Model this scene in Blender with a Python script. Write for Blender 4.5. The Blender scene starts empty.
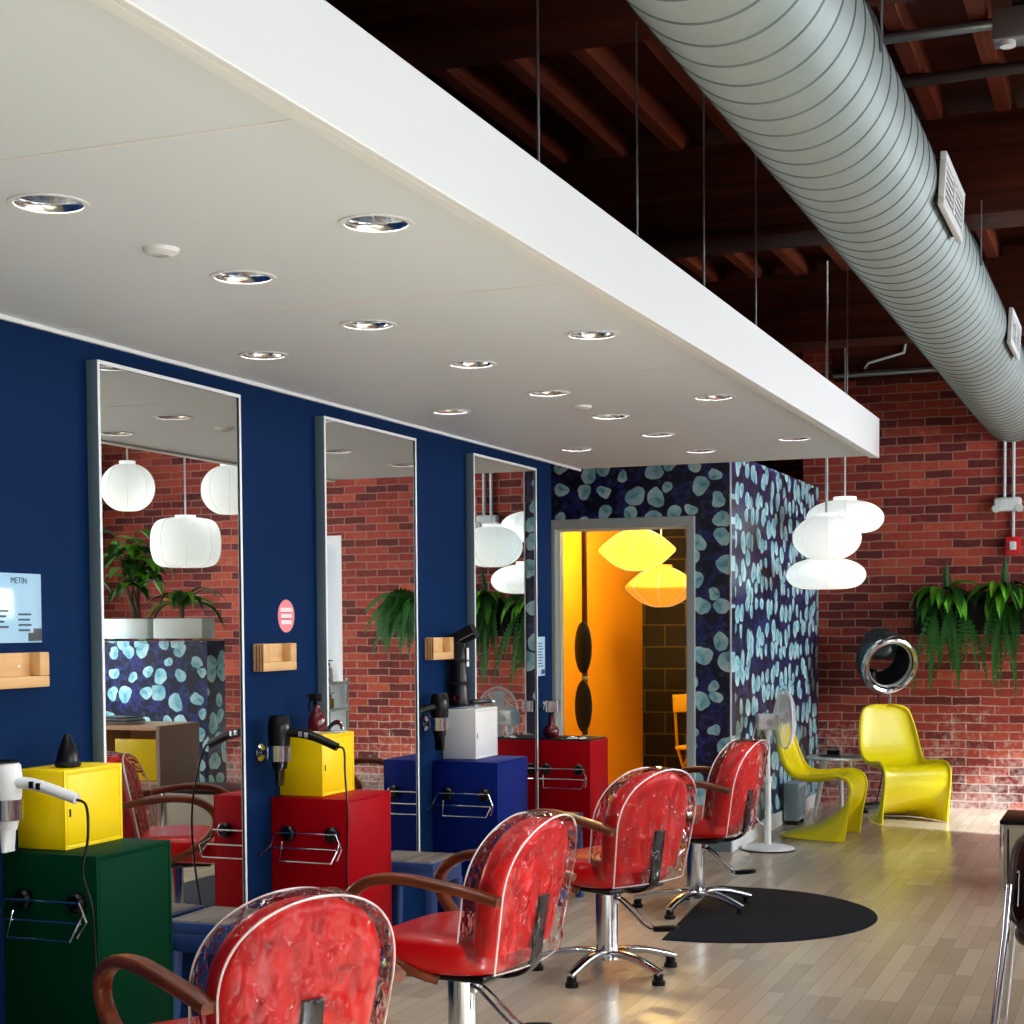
import bpy, bmesh, math, random
from mathutils import Vector, Matrix, noise
random.seed(7)
S = bpy.context.scene
COL = S.collection
PI = math.pi

# ------------------------------------------------------------------ helpers
def lin(c):
    return tuple(((v/255)/12.92 if v/255 <= .04045 else ((v/255+.055)/1.055)**2.4) for v in c)+(1,)

class NT:
    """small node-tree writer"""
    def __init__(s, name):
        s.m = bpy.data.materials.new(name); s.m.use_nodes = True
        s.t = s.m.node_tree; s.n = s.t.nodes; s.l = s.t.links
        s.b = s.n['Principled BSDF']; s.out = s.n['Material Output']
    def add(s, typ, **kw):
        nd = s.n.new(typ)
        for k, v in kw.items():
            if k.startswith('i_'): nd.inputs[k[2:].replace('_', ' ')].default_value = v
            else: setattr(nd, k, v)
        return nd
    def link(s, a, b): s.l.new(a, b)
    def coord(s, out='Object'): return s.add('ShaderNodeTexCoord').outputs[out]
    def math(s, op, a, b=None, c=None):
        nd = s.add('ShaderNodeMath', operation=op)
        for i, v in enumerate((a, b, c)):
            if v is None: continue
            if isinstance(v, (int, float)): nd.inputs[i].default_value = v
            else: s.link(v, nd.inputs[i])
        return nd.outputs[0]
    def mix(s, f, a, b, blend='MIX'):
        nd = s.add('ShaderNodeMix', data_type='RGBA', blend_type=blend)
        for i, v in ((0, f), (6, a), (7, b)):
            if isinstance(v, (int, float)): nd.inputs[i].default_value = v
            elif isinstance(v, tuple): nd.inputs[i].default_value = v
            else: s.link(v, nd.inputs[i])
        return nd.outputs[2]
    def ramp(s, f, stops):
        nd = s.add('ShaderNodeValToRGB'); e = nd.color_ramp.elements
        while len(e) < len(stops): e.new(.5)
        for i, (p, c) in enumerate(stops):
            e[i].position = p; e[i].color = c if len(c) == 4 else c+(1,)
        s.link(f, nd.inputs[0]); return nd.outputs[0]
    def noise(s, vec, scale, detail=3, rough=.5):
        nd = s.add('ShaderNodeTexNoise'); nd.inputs['Scale'].default_value = scale
        nd.inputs['Detail'].default_value = detail; nd.inputs['Roughness'].default_value = rough
        if vec is not None: s.link(vec, nd.inputs['Vector'])
        return nd
    def bump(s, h, strength=.2, dist=.01):
        nd = s.add('ShaderNodeBump'); nd.inputs['Strength'].default_value = strength
        nd.inputs['Distance'].default_value = dist; s.link(h, nd.inputs['Height'])
        s.link(nd.outputs[0], s.b.inputs['Normal']); return nd
    def mapping(s, vec, scale=(1, 1, 1), rot=(0, 0, 0), loc=(0, 0, 0)):
        nd = s.add('ShaderNodeMapping'); nd.inputs['Scale'].default_value = scale
        nd.inputs['Rotation'].default_value = rot; nd.inputs['Location'].default_value = loc
        s.link(vec, nd.inputs['Vector']); return nd.outputs[0]

def P(name, rgb, rough=.5, metal=0, spec=.5, coat=0, bump=None, var=0, emit=None, estr=0):
    t = NT(name); b = t.b
    c = lin(rgb)
    b.inputs['Base Color'].default_value = c
    b.inputs['Roughness'].default_value = rough; b.inputs['Metallic'].default_value = metal
    b.inputs['Specular IOR Level'].default_value = spec
    b.inputs['Coat Weight'].default_value = coat; b.inputs['Coat Roughness'].default_value = .08
    if var:
        n = t.noise(t.coord(), 9, 4)
        t.link(t.mix(t.math('MULTIPLY', n.outputs[0], var), c, tuple(v*.55 for v in c[:3])+(1,)), b.inputs['Base Color'])
    if bump:
        n = t.noise(t.coord(), bump[0], 3); t.bump(n.outputs[0], bump[1], .01)
    if emit:
        b.inputs['Emission Color'].default_value = lin(emit); b.inputs['Emission Strength'].default_value = estr
    return t.m

def wood(name, c1, c2, axis=1, scale=14, rough=.35, coat=0):
    t = NT(name); v = t.coord(); sc = [scale*2]*3; sc[axis] = scale*.15
    n = t.noise(t.mapping(v, tuple(sc)), 1.0, 5, .6)
    col = t.ramp(n.outputs[0], [(.3, lin(c1)), (.7, lin(c2))])
    t.link(col, t.b.inputs['Base Color']); t.b.inputs['Roughness'].default_value = rough
    t.b.inputs['Coat Weight'].default_value = coat; t.b.inputs['Specular IOR Level'].default_value = .28
    t.bump(n.outputs[0], .15, .004); return t.m

def link(o, parent=None):
    COL.objects.link(o)
    if parent is not None: o.parent = parent
    return o

def obj(name, bm, mat, parent=None, smooth=True, ang=38):
    bmesh.ops.recalc_face_normals(bm, faces=bm.faces)
    if smooth:
        a = math.radians(ang)
        for f in bm.faces: f.smooth = True
        for e in bm.edges:
            if len(e.link_faces) == 2 and e.calc_face_angle(0) > a: e.smooth = False
    me = bpy.data.meshes.new(name); bm.to_mesh(me); bm.free()
    for m in (mat if isinstance(mat, (list, tuple)) else [mat]): me.materials.append(m)
    return link(bpy.data.objects.new(name, me), parent)

def tag(o, label=None, cat=None, group=None, kind=None):
    if label: o['label'] = label
    if cat: o['category'] = cat
    if group: o['group'] = group
    if kind: o['kind'] = kind
    return o

def thing(name, label, cat, loc=(0, 0, 0), rz=0, group=None):
    o = bpy.data.objects.new(name, None); o.empty_display_size = .1
    link(o); o.location = loc; o.rotation_euler = (0, 0, rz)
    return tag(o, label, cat, group)

def struct(name, bm, mat, label=None, parent=None, smooth=False):
    o = obj(name, bm, mat, parent, smooth)
    if parent is None:
        o['kind'] = 'structure'
        if label: o['label'] = label; o['category'] = name.split('_')[0].split('.')[0]
    return o

def dup(root, loc, rz, label, group=None):
    r = root.copy(); COL.objects.link(r); r.location = loc; r.rotation_euler = (0, 0, rz)
    r['label'] = label
    if group: r['group'] = group
    for ch in list(root.children):
        c = ch.copy(); COL.objects.link(c); c.parent = r
        for g in list(ch.children):
            d = g.copy(); COL.objects.link(d); d.parent = c
    return r

def NB(): return bmesh.new()

def box(bm, lo, hi, bev=0, seg=2):
    r = bmesh.ops.create_cube(bm, size=1)
    vs = r['verts']
    for v in vs:
        v.co = Vector([lo[i]+(v.co[i]+.5)*(hi[i]-lo[i]) for i in range(3)])
    if bev:
        es = list({e for v in vs for e in v.link_edges})
        bmesh.ops.bevel(bm, geom=es, offset=bev, segments=seg, affect='EDGES', profile=.5)
    return bm

def frame_axes(d):
    d = d.normalized(); u = Vector((0, 0, 1)) if abs(d.z) < .95 else Vector((1, 0, 0))
    a = d.cross(u).normalized(); b = a.cross(d).normalized(); return a, b

def sweep(bm, pts, sect, closed=False, cap=True, up=None):
    """sect: list of (a,b) offsets, or function i->list ; pts list of Vector"""
    pts = [Vector(p) for p in pts]; n = len(pts); rings = []
    prev = None
    for i, p in enumerate(pts):
        d = (pts[(i+1) % n]-pts[i-1]) if (closed or 0 < i < n-1) else (pts[1]-pts[0] if i == 0 else pts[-1]-pts[-2])
        d.normalize()
        if up is not None:
            a = d.cross(Vector(up)); a = a.normalized() if a.length > 1e-5 else (prev or frame_axes(d)[0]); b = a.cross(d).normalized()
        elif prev is None: a, b = frame_axes(d)
        else:
            a = (prev-d*prev.dot(d)).normalized(); b = a.cross(d).normalized()
        prev = a
        sc = sect(i/(n-1)) if callable(sect) else sect
        rings.append([bm.verts.new(p+a*x+b*y) for x, y in sc])
    m = len(rings[0])
    for i in range(n if closed else n-1):
        r0, r1 = rings[i], rings[(i+1) % n]
        for j in range(m): bm.faces.new((r0[j], r0[(j+1) % m], r1[(j+1) % m], r1[j]))
    if cap and not closed:
        bm.faces.new(rings[0][::-1]); bm.faces.new(rings[-1])
    return bm

def circ(r, n=12, ry=None): return [(r*math.cos(2*PI*k/n), (ry or r)*math.sin(2*PI*k/n)) for k in range(n)]
def tube(bm, pts, r, n=10, closed=False):
    return sweep(bm, pts, circ(r, n), closed)
def rrect(w, h, r=.3, n=3):
    o = []; q = min(w, h)*r
    for cx, cy, a0 in ((w/2-q, h/2-q, 0), (-w/2+q, h/2-q, 90), (-w/2+q, -h/2+q, 180), (w/2-q, -h/2+q, 270)):
        for k in range(n+1):
            a = math.radians(a0+90*k/n); o.append((cx+q*math.cos(a), cy+q*math.sin(a)))
    return o

def catmull(pts, n=6):
    pts = [Vector(p) for p in pts]; q = [pts[0]*2-pts[1]]+pts+[pts[-1]*2-pts[-2]]; o = []
    for i in range(1, len(q)-2):
        for k in range(n):
            t = k/n; a, b, c, d = q[i-1:i+3]
            o.append(.5*((2*b)+(c-a)*t+(2*a-5*b+4*c-d)*t*t+(3*b-a-3*c+d)*t**3))
    o.append(pts[-1]); return o

def lathe(bm, prof, n=32, c=(0, 0, 0), ax='z', a0=0, a1=2*PI, mat=0):
    """prof: (r, h) list"""
    full = abs(a1-a0-2*PI) < 1e-6; m = n if full else n+1; rings = []
    for r, h in prof:
        ring = []
        if r < 1e-6 and full:
            v = bm.verts.new(pos(0, 0, h, c, ax)); ring = [v]*m
        else:
            for k in range(m):
                a = a0+(a1-a0)*k/n; ring.append(bm.verts.new(pos(r*math.cos(a), r*math.sin(a), h, c, ax)))
        rings.append(ring)
    for r0, r1 in zip(rings, rings[1:]):
        for k in range(n):
            vs = []
            for v in (r0[k], r0[(k+1) % m], r1[(k+1) % m], r1[k]):
                if v not in vs: vs.append(v)
            if len(vs) > 2:
                try: f = bm.faces.new(vs); f.material_index = mat
                except ValueError: pass
    return bm

def pos(x, y, h, c, ax):
    p = {'z': (x, y, h), 'x': (h, x, y), 'y': (x, h, y)}[ax]
    return Vector((p[0]+c[0], p[1]+c[1], p[2]+c[2]))

def cyl(bm, p0, p1, r0, r1=None, n=20):
    p0, p1 = Vector(p0), Vector(p1); r1 = r0 if r1 is None else r1
    a, b = frame_axes(p1-p0)
    R0 = [bm.verts.new(p0+a*x+b*y) for x, y in circ(r0, n)]
    R1 = [bm.verts.new(p1+a*x+b*y) for x, y in circ(r1, n)]
    for k in range(n): bm.faces.new((R0[k], R0[(k+1) % n], R1[(k+1) % n], R1[k]))
    bm.faces.new(R0[::-1]); bm.faces.new(R1); return bm

def sgp(v, e): return math.copysign(abs(v)**e, v)
def superell(bm, c, r, e1=.5, e2=.5, nu=32, nv=16, fn=None):
    rows = []
    for i in range(nv+1):
        v = -PI/2+PI*i/nv; row = []
        for j in range(nu):
            u = 2*PI*j/nu
            p = Vector((r[0]*sgp(math.cos(v), e1)*sgp(math.cos(u), e2), r[1]*sgp(math.cos(v), e1)*sgp(math.sin(u), e2), r[2]*sgp(math.sin(v), e1)))
            if fn: p = fn(p)
            row.append(p+Vector(c))
        rows.append(row)
    bv = bm.verts.new(rows[0][0]); tv = bm.verts.new(rows[-1][0])
    R = [[bm.verts.new(p) for p in row] for row in rows[1:-1]]
    for k in range(nu):
        k2 = (k+1) % nu
        bm.faces.new((bv, R[0][k2], R[0][k])); bm.faces.new((tv, R[-1][k], R[-1][k2]))
        for a, b in zip(R, R[1:]): bm.faces.new((a[k], a[k2], b[k2], b[k]))
    return bm

def grid(bm, f, nu, nv, mat=0):
    V = [[bm.verts.new(f(i/nu, j/nv)) for j in range(nv+1)] for i in range(nu+1)]
    for i in range(nu):
        for j in range(nv):
            q = bm.faces.new((V[i][j], V[i+1][j], V[i+1][j+1], V[i][j+1])); q.material_index = mat
    return V

def solidify(o, th, off=0):
    m = o.modifiers.new('thickness', 'SOLIDIFY'); m.thickness = th; m.offset = off; return o

# ------------------------------------------------------------------ materials
M = {}
M['navy'] = P('navy_wall_paint', (13, 39, 78), .5, spec=.02, bump=(220, .06))
M['white'] = P('white_paint', (228, 229, 226), .6)
M['soffit'] = P('soffit_paint', (228, 238, 244), .65)
M['trimwhite'] = P('white_trim', (235, 238, 238), .45)
M['chrome'] = P('chrome', (215, 218, 222), .12, 1)
M['brushed'] = P('brushed_steel', (190, 196, 198), .3, 1)
M['mirror'] = P('mirror_glass', (236, 240, 238), .0, 1)
M['alu'] = P('anodised_frame', (120, 142, 152), .42, .4)
M['jamb'] = P('grey_door_frame_paint', (178, 192, 192), .42)
M['black'] = P('black_plastic', (8, 8, 9), .28, spec=.3)
M['rubber'] = P('black_rubber', (12, 13, 15), .6, spec=.25, bump=(300, .15))
M['matte'] = P('mat_foam', (15, 19, 27), .7, spec=.12, bump=(260, .2))
M['red'] = P('red_vinyl', (222, 12, 14), .34, spec=.22, coat=.06, bump=(45, .05))
M['redseat'] = P('red_seat_vinyl', (190, 8, 10), .3, spec=.25, coat=.4, bump=(45, .05))
M['redcab'] = P('red_lacquer', (156, 3, 18), .42, spec=.05, bump=(350, .03))
M['green'] = P('green_lacquer', (3, 50, 30), .45, spec=.02, bump=(350, .03))
M['blue'] = P('blue_lacquer', (11, 31, 104), .42, spec=.05, bump=(350, .03))
M['yellow'] = P('yellow_lacquer', (252, 216, 2), .38, spec=.3, bump=(350, .03))
M['whitecab'] = P('white_lacquer', (226, 226, 222), .4)
M['panton'] = P('yellow_moulded_plastic', (243, 224, 8), .32)
M['armwood'] = wood('walnut_arm', (72, 30, 13), (132, 62, 28), 1, 10, .35, .08)
M['ply'] = wood('plywood', (206, 160, 104), (226, 184, 128), 1, 10, .5)
M['stoolwood'] = wood('grey_oak_top', (74, 66, 60), (136, 122, 108), 1, 16, .45)
M['stoolblue'] = P('stool_blue_paint', (28, 62, 120), .5)
M['taupe'] = P('taupe_side_panel', (166, 134, 122), .65, bump=(160, .25))
M['birch'] = wood('birch_edge', (214, 170, 130), (232, 196, 160), 0, 8, .5)
M['galv'] = None
M['leafd'] = P('dark_leaf', (24, 84, 22), .42, var=.9)
M['leafb'] = P('bright_leaf', (96, 172, 30), .42, var=.6)
M['fern'] = P('fern_green', (38, 108, 28), .5, var=.9)
M['stem'] = P('plant_stem', (92, 70, 46), .7)
M['ceramic'] = P('white_planter', (228, 234, 226), .4)
M['lamp'] = P('lit_paper_shade', (250, 252, 248), .7, emit=(250, 255, 251), estr=.36)
M['lampy'] = P('lit_yellow_paper', (250, 200, 60), .7, emit=(255, 218, 74), estr=.8)
M['lampo'] = P('amber_paper_shade', (244, 170, 60), .7, emit=(246, 160, 44), estr=.42)  # unlit lantern: light from the yellow one is put in as glow
M['wire'] = P('shade_rib_wire', (214, 214, 200), .5, emit=(214, 218, 204), estr=.2)
M['bulb'] = P('bulb_added_glow', (255, 250, 240), .5, emit=(255, 252, 245), estr=1.6)  # glow added to the bulbs of unlit downlights
M['orange'] = P('orange_wall_paint', (250, 168, 20), .6, bump=(120, .2))
M['blackpad'] = P('black_pad', (10, 9, 9), .5)
M['brownshell'] = P('dark_brown_shell', (44, 18, 14), .3)
M['bronze'] = P('brown_pole', (96, 40, 24), .35)
M['pink'] = P('pink_sticker', (238, 132, 138), .45)
M['stickerwhite'] = P('sticker_white', (248, 226, 226), .5)
M['paper'] = P('notice_paper', (178, 214, 236), .35)
M['paperink'] = P('notice_ink', (44, 62, 84), .5)
M['alarm'] = P('alarm_red', (206, 22, 34), .4)
M['pipe'] = P('painted_conduit', (214, 216, 214), .45)
M['steelpipe'] = P('steel_conduit', (150, 156, 160), .35, .8)
M['iron'] = P('iron_pipe', (48, 34, 30), .6)
M['hood'] = P('hood_shell', (46, 60, 62), .35)
M['hoodin'] = P('hood_lining', (26, 34, 46), .5)
M['fanw'] = P('fan_white', (232, 233, 231), .4)
M['tablewhite'] = P('white_table', (236, 236, 232), .3)
M['greybox'] = P('grey_panel', (148, 164, 176), .5)
M['magazine'] = P('magazine_cover', (70, 78, 84), .4, var=.9)
M['magazine2'] = P('magazine_pale', (196, 196, 190), .4, var=.6)
M['maroon'] = P('maroon_bottle', (92, 8, 20), .2, coat=.4)
M['felt'] = P('black_felt', (13, 14, 15), .9)
M['beige'] = P('beige_panel', (186, 176, 156), .35)
M['grille'] = P('register_white', (222, 226, 226), .45)
M['dark'] = P('dark_recess', (8, 8, 9), .8)
M['daywhite'] = P('white_door_leaf', (236, 240, 246), .5)
M['cart'] = P('cart_white', (230, 232, 232), .4)
M['bottle'] = P('amber_bottle', (190, 130, 60), .3)
M['soil'] = P('soil', (36, 26, 20), .9)

def clear(name, bump_scale=15, bstr=.7, haze=.004, tint=(1, 1, 1, 1), base=.004):
    t = NT(name); n = t.n; n.remove(t.b)
    tr = t.add('ShaderNodeBsdfTransparent'); tr.inputs[0].default_value = tint
    gl = t.add('ShaderNodeBsdfGlossy'); gl.inputs['Roughness'].default_value = .03
    df = t.add('ShaderNodeBsdfDiffuse'); df.inputs[0].default_value = (.9, .9, .9, 1)
    fr = t.add('ShaderNodeFresnel'); fr.inputs[0].default_value = 1.3
    if bump_scale:
        v = t.coord(); nn = t.noise(t.mapping(v, (1, 1, .45)), bump_scale, 2)
        bp = t.add('ShaderNodeBump'); bp.inputs['Strength'].default_value = bstr; bp.inputs['Distance'].default_value = .02
        n2 = t.noise(t.mapping(v, (1.2, 1, .7), (0, .5, 0)), 7, 3, .6); rid = t.math('POWER', t.math('SUBTRACT', 1.0, t.math('MULTIPLY', t.math('ABSOLUTE', t.math('SUBTRACT', n2.outputs[0], .5)), 5.0)), 3.0)
        t.link(t.math('ADD', t.math('MULTIPLY', nn.outputs[0], .5), t.math('MULTIPLY', t.math('MAXIMUM', rid, 0), .7)), bp.inputs['Height'])
        t.link(bp.outputs[0], gl.inputs['Normal']); t.link(bp.outputs[0], fr.inputs['Normal'])
    m1 = t.add('ShaderNodeMixShader'); m1.inputs[0].default_value = haze
    t.link(tr.outputs[0], m1.inputs[1]); t.link(df.outputs[0], m1.inputs[2])
    m2 = t.add('ShaderNodeMixShader'); t.link(t.math('ADD', fr.outputs[0], base), m2.inputs[0])
    t.link(m1.outputs[0], m2.inputs[1]); t.link(gl.outputs[0], m2.inputs[2])
    t.link(m2.outputs[0], t.out.inputs[0]); return t.m
M['clear'] = clear('clear_vinyl_cover')
M['glass'] = clear('window_glass', 0, 0, .0, base=0)
def sheer():  # material of the added sheet that thins the sun
    t = NT('sun_screen_sheer'); t.n.remove(t.b)
    tr = t.add('ShaderNodeBsdfTransparent'); tl = t.add('ShaderNodeBsdfTranslucent'); tl.inputs[0].default_value = (.85, .86, .88, 1)
    m = t.add('ShaderNodeMixShader'); m.inputs[0].default_value = .25; t.link(tr.outputs[0], m.inputs[1]); t.link(tl.outputs[0], m.inputs[2]); t.link(m.outputs[0], t.out.inputs[0]); return t.m
M['sheer'] = sheer()
M['vase'] = clear('smoky_glass', 0, 0, .08, (.55, .7, .7, 1), .1)
M['welt'] = P('clear_welt', (240, 226, 224), .25, spec=.8)
M['reflector'] = P('downlight_reflector', (225, 228, 230), .16, 1)

def brick_mat(name, ax, white=1.0, dark=1.0):
    t = NT(name); v = t.coord()
    sp = t.add('ShaderNodeSeparateXYZ'); t.link(v, sp.inputs[0])
    cb = t.add('ShaderNodeCombineXYZ'); t.link(sp.outputs[ax], cb.inputs[0]); t.link(sp.outputs[2], cb.inputs[1])
    wob = t.noise(v, 7, 3); wv = t.add('ShaderNodeVectorMath', operation='MULTIPLY_ADD')
    t.link(wob.outputs[1], wv.inputs[0]); wv.inputs[1].default_value = (.02, .02, 0); t.link(cb.outputs[0], wv.inputs[2])
    br = t.add('ShaderNodeTexBrick', offset=.5); t.link(wv.outputs[0], br.inputs['Vector'])
    for k, val in (('Scale', 1), ('Mortar Size', .0055), ('Mortar Smooth', .25), ('Bias', -.1), ('Brick Width', .213), ('Row Height', .0675)):
        br.inputs[k].default_value = val
    br.inputs['Color1'].default_value = lin((120, 44, 36)); br.inputs['Color2'].default_value = lin((92, 32, 30))
    br.inputs['Mortar'].default_value = lin((176, 130, 108))
    # a cell-random orange/plum shift
    br2 = t.add('ShaderNodeTexBrick', offset=.5); t.link(wv.outputs[0], br2.inputs['Vector'])
    for k, val in (('Scale', 1), ('Mortar Size', 0), ('Bias', -.12), ('Brick Width', .213), ('Row Height', .0675)): br2.inputs[k].default_value = val
    br2.inputs['Color1'].default_value = (0, 0, 0, 1); br2.inputs['Color2'].default_value = (1, 1, 1, 1)
    rb = t.math('ADD', br2.outputs[0], 0); pn = t.noise(v, 19, 4, .7); rb = t.math('ADD', rb, t.math('MULTIPLY', t.math('SUBTRACT', pn.outputs[0], .5), .7))
    c = t.ramp(rb, [(.0, lin((92, 27, 26))), (.3, lin((142, 44, 36))), (.62, lin((166, 60, 43))), (.85, lin((182, 78, 52))), (1, lin((210, 112, 70)))])
    big = t.noise(v, 1.1, 3); c = t.mix(t.ramp(big.outputs[0], [(.4, (0, 0, 0)), (.8, (.4, .4, .4))]), c, lin((84, 28, 26)))
    c = t.mix(br.outputs['Fac'], c, lin((160, 116, 98)))
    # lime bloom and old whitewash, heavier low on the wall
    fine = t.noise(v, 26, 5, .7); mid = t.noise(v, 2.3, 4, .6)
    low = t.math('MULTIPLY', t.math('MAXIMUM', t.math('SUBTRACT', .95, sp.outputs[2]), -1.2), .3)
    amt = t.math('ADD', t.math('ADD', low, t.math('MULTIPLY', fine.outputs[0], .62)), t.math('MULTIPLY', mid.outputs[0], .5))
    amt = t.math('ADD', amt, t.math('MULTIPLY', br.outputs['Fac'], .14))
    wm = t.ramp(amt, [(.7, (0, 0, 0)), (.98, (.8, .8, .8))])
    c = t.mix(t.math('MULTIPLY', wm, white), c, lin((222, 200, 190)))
    if dark != 1: c = t.mix(1.0, c, (dark, dark, dark, 1), 'MULTIPLY')
    t.link(c, t.b.inputs['Base Color']); t.b.inputs['Roughness'].default_value = .85
    h = t.math('ADD', t.math('MULTIPLY', br.outputs['Fac'], -1.0), t.math('MULTIPLY', fine.outputs[0], .5))
    t.bump(h, .5, .012); return t.m
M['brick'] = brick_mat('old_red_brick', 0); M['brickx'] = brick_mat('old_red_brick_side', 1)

def wallpaper(name, ax, grow=0):
    t = NT(name); v = t.coord()
    sp = t.add('ShaderNodeSeparateXYZ'); t.link(v, sp.inputs[0])
    cb = t.add('ShaderNodeCombineXYZ'); t.link(sp.outputs[ax], cb.inputs[0]); t.link(sp.outputs[2], cb.inputs[1])
    def vor(vec, scale, rnd=.75):
        q = t.add('ShaderNodeTexVoronoi', voronoi_dimensions='2D'); q.inputs['Scale'].default_value = scale
        q.inputs['Randomness'].default_value = rnd; t.link(vec, q.inputs['Vector']); return q
    wob = t.noise(cb.outputs[0], 13, 2); wv = t.add('ShaderNodeVectorMath', operation='MULTIPLY_ADD')
    t.link(wob.outputs[1], wv.inputs[0]); wv.inputs[1].default_value = (.034, .034, 0); t.link(cb.outputs[0], wv.inputs[2])
    a = vor(wv.outputs[0], 6.7, .7)
    wn = t.add('ShaderNodeSeparateColor'); t.link(a.outputs['Color'], wn.inputs[0])
    dl = t.add('ShaderNodeVectorMath', operation='SUBTRACT'); t.link(wv.outputs[0], dl.inputs[0]); t.link(a.outputs['Position'], dl.inputs[1])
    dx = t.add('ShaderNodeSeparateXYZ'); t.link(dl.outputs[0], dx.inputs[0])
    th = t.math('ARCTAN2', dx.outputs[1], dx.outputs[0])
    ph = t.math('MULTIPLY_ADD', th, 3.0, t.math('MULTIPLY', wn.outputs[1], 6.28))
    lobe = t.math('COSINE', ph)
    ph2 = t.math('MULTIPLY_ADD', th, 2.0, t.math('MULTIPLY', wn.outputs[2], 6.28)); oval = t.math('COSINE', ph2)
    rad = t.math('MULTIPLY_ADD', wn.outputs[0], .22, .235+grow)
    rad = t.math('MULTIPLY', rad, t.math('ADD', 1.0, t.math('ADD', t.math('MULTIPLY', lobe, .06), t.math('MULTIPLY', oval, .12))))
    edge = t.math('DIVIDE', t.math('SUBTRACT', rad, a.outputs['Distance']), .03)
    mask = t.add('ShaderNodeClamp'); t.link(edge, mask.inputs[0])
    rel = t.math('DIVIDE', a.outputs['Distance'], rad)
    fold = t.math('ABSOLUTE', t.math('SINE', t.math('MULTIPLY_ADD', th, 1.5, t.math('MULTIPLY', wn.outputs[1], 3.14))))
    sd = t.math('COSINE', t.math('ADD', th, t.math('MULTIPLY', wn.outputs[0], 21)))
    sh = t.math('ADD', t.math('MULTIPLY', t.math('POWER', fold, .3), .3), t.math('ADD', t.math('MULTIPLY', rel, .3), t.math('MULTIPLY_ADD', sd, .2, .1)))
    gr = t.noise(wv.outputs[0], 30, 3); sh = t.math('ADD', sh, t.math('MULTIPLY', t.math('SUBTRACT', gr.outputs[0], .5), .5))
    pc = t.ramp(sh, [(.1, lin((86, 148, 170))), (.42, lin((148, 212, 220))), (.85, lin((210, 244, 244)))])
    pc = t.mix(t.math('MULTIPLY', wn.outputs[2], .3), pc, lin((84, 146, 176)))
    st = t.noise(cb.outputs[0], 7, 3); sf = t.math('ABSOLUTE', t.math('SUBTRACT', st.outputs[0], .5))
    bg = t.ramp(sf, [(0, lin((44, 52, 128))), (.022, lin((30, 34, 92))), (.06, lin((14, 18, 46)))])
    bd = vor(cb.outputs[0], 9.5, .9); rg = t.math('ABSOLUTE', t.math('SUBTRACT', bd.outputs['Distance'], .1))
    bg = t.mix(t.ramp(rg, [(.02, (.7, .7, .7)), (.05, (0, 0, 0))]), bg, lin((70, 92, 98)))
    t.link(t.mix(mask.outputs[0], bg, pc), t.b.inputs['Base Color'])
    t.b.inputs['Roughness'].default_value = .34; t.b.inputs['Specular IOR Level'].default_value = .6
    return t.m
M['wpx'] = wallpaper('poppy_wallpaper', 0); M['wpy'] = wallpaper('poppy_wallpaper_side', 1, .045)

def floor_mat():
    t = NT('pale_plank_floor'); v = t.coord(); mp = t.mapping(v, rot=(0, 0, PI/2))
    br = t.add('ShaderNodeTexBrick', offset=.37, offset_frequency=3); t.link(mp, br.inputs['Vector'])
    for k, val in (('Scale', 1), ('Mortar Size', .0012), ('Mortar Smooth', .3), ('Bias', -.15), ('Brick Width', .56), ('Row Height', .072)): br.inputs[k].default_value = val
    br.inputs['Color1'].default_value = lin((200, 182, 156)); br.inputs['Color2'].default_value = lin((164, 145, 120)); br.inputs['Mortar'].default_value = lin((134, 118, 98))
    g = t.noise(t.mapping(v, (40, 2.2, 1)), 1, 5, .6)
    c = t.mix(t.math('MULTIPLY', g.outputs[0], .35), br.outputs[0], lin((142, 126, 106)))
    b2 = t.noise(v, .9, 2); c = t.mix(t.math('MULTIPLY', b2.outputs[0], .25), c, lin((190, 178, 162)))
    t.link(c, t.b.inputs['Base Color'])
    r = t.noise(v, 6, 3); t.link(t.math('MULTIPLY_ADD', r.outputs[0], .08, .19), t.b.inputs['Roughness'])
    t.b.inputs['Coat Weight'].default_value = .15; t.b.inputs['Coat Roughness'].default_value = .18
    t.bump(t.math('ADD', t.math('MULTIPLY', br.outputs['Fac'], -1), t.math('MULTIPLY', g.outputs[0], .2)), .12, .003); return t.m
M['floor'] = floor_mat()

def timber(name, ax, c1, c2):
    t = NT(name); v = t.coord(); sc = [26, 26, 26]; sc[ax] = 1.1
    n = t.noise(t.mapping(v, tuple(sc)), 1, 5, .65); w = t.noise(v, 3.1, 5, .7)
    c = t.ramp(n.outputs[0], [(.3, lin(c1)), (.72, lin(c2))])
    c = t.mix(t.ramp(w.outputs[0], [(.66, (0, 0, 0)), (.78, (.35, .35, .35))]), c, lin((150, 96, 66)))
    t.link(c, t.b.inputs['Base Color']); t.b.inputs['Roughness'].default_value = .5; t.b.inputs['Specular IOR Level'].default_value = .12
    t.bump(n.outputs[0], .3, .01); return t.m
M['beam'] = timber('dark_timber_beam', 0, (40, 17, 11), (86, 38, 24))
M['joist'] = timber('timber_joist', 1, (66, 28, 17), (118, 54, 33))
M['deck'] = timber('timber_deck', 0, (52, 24, 16), (96, 46, 30))

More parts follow.
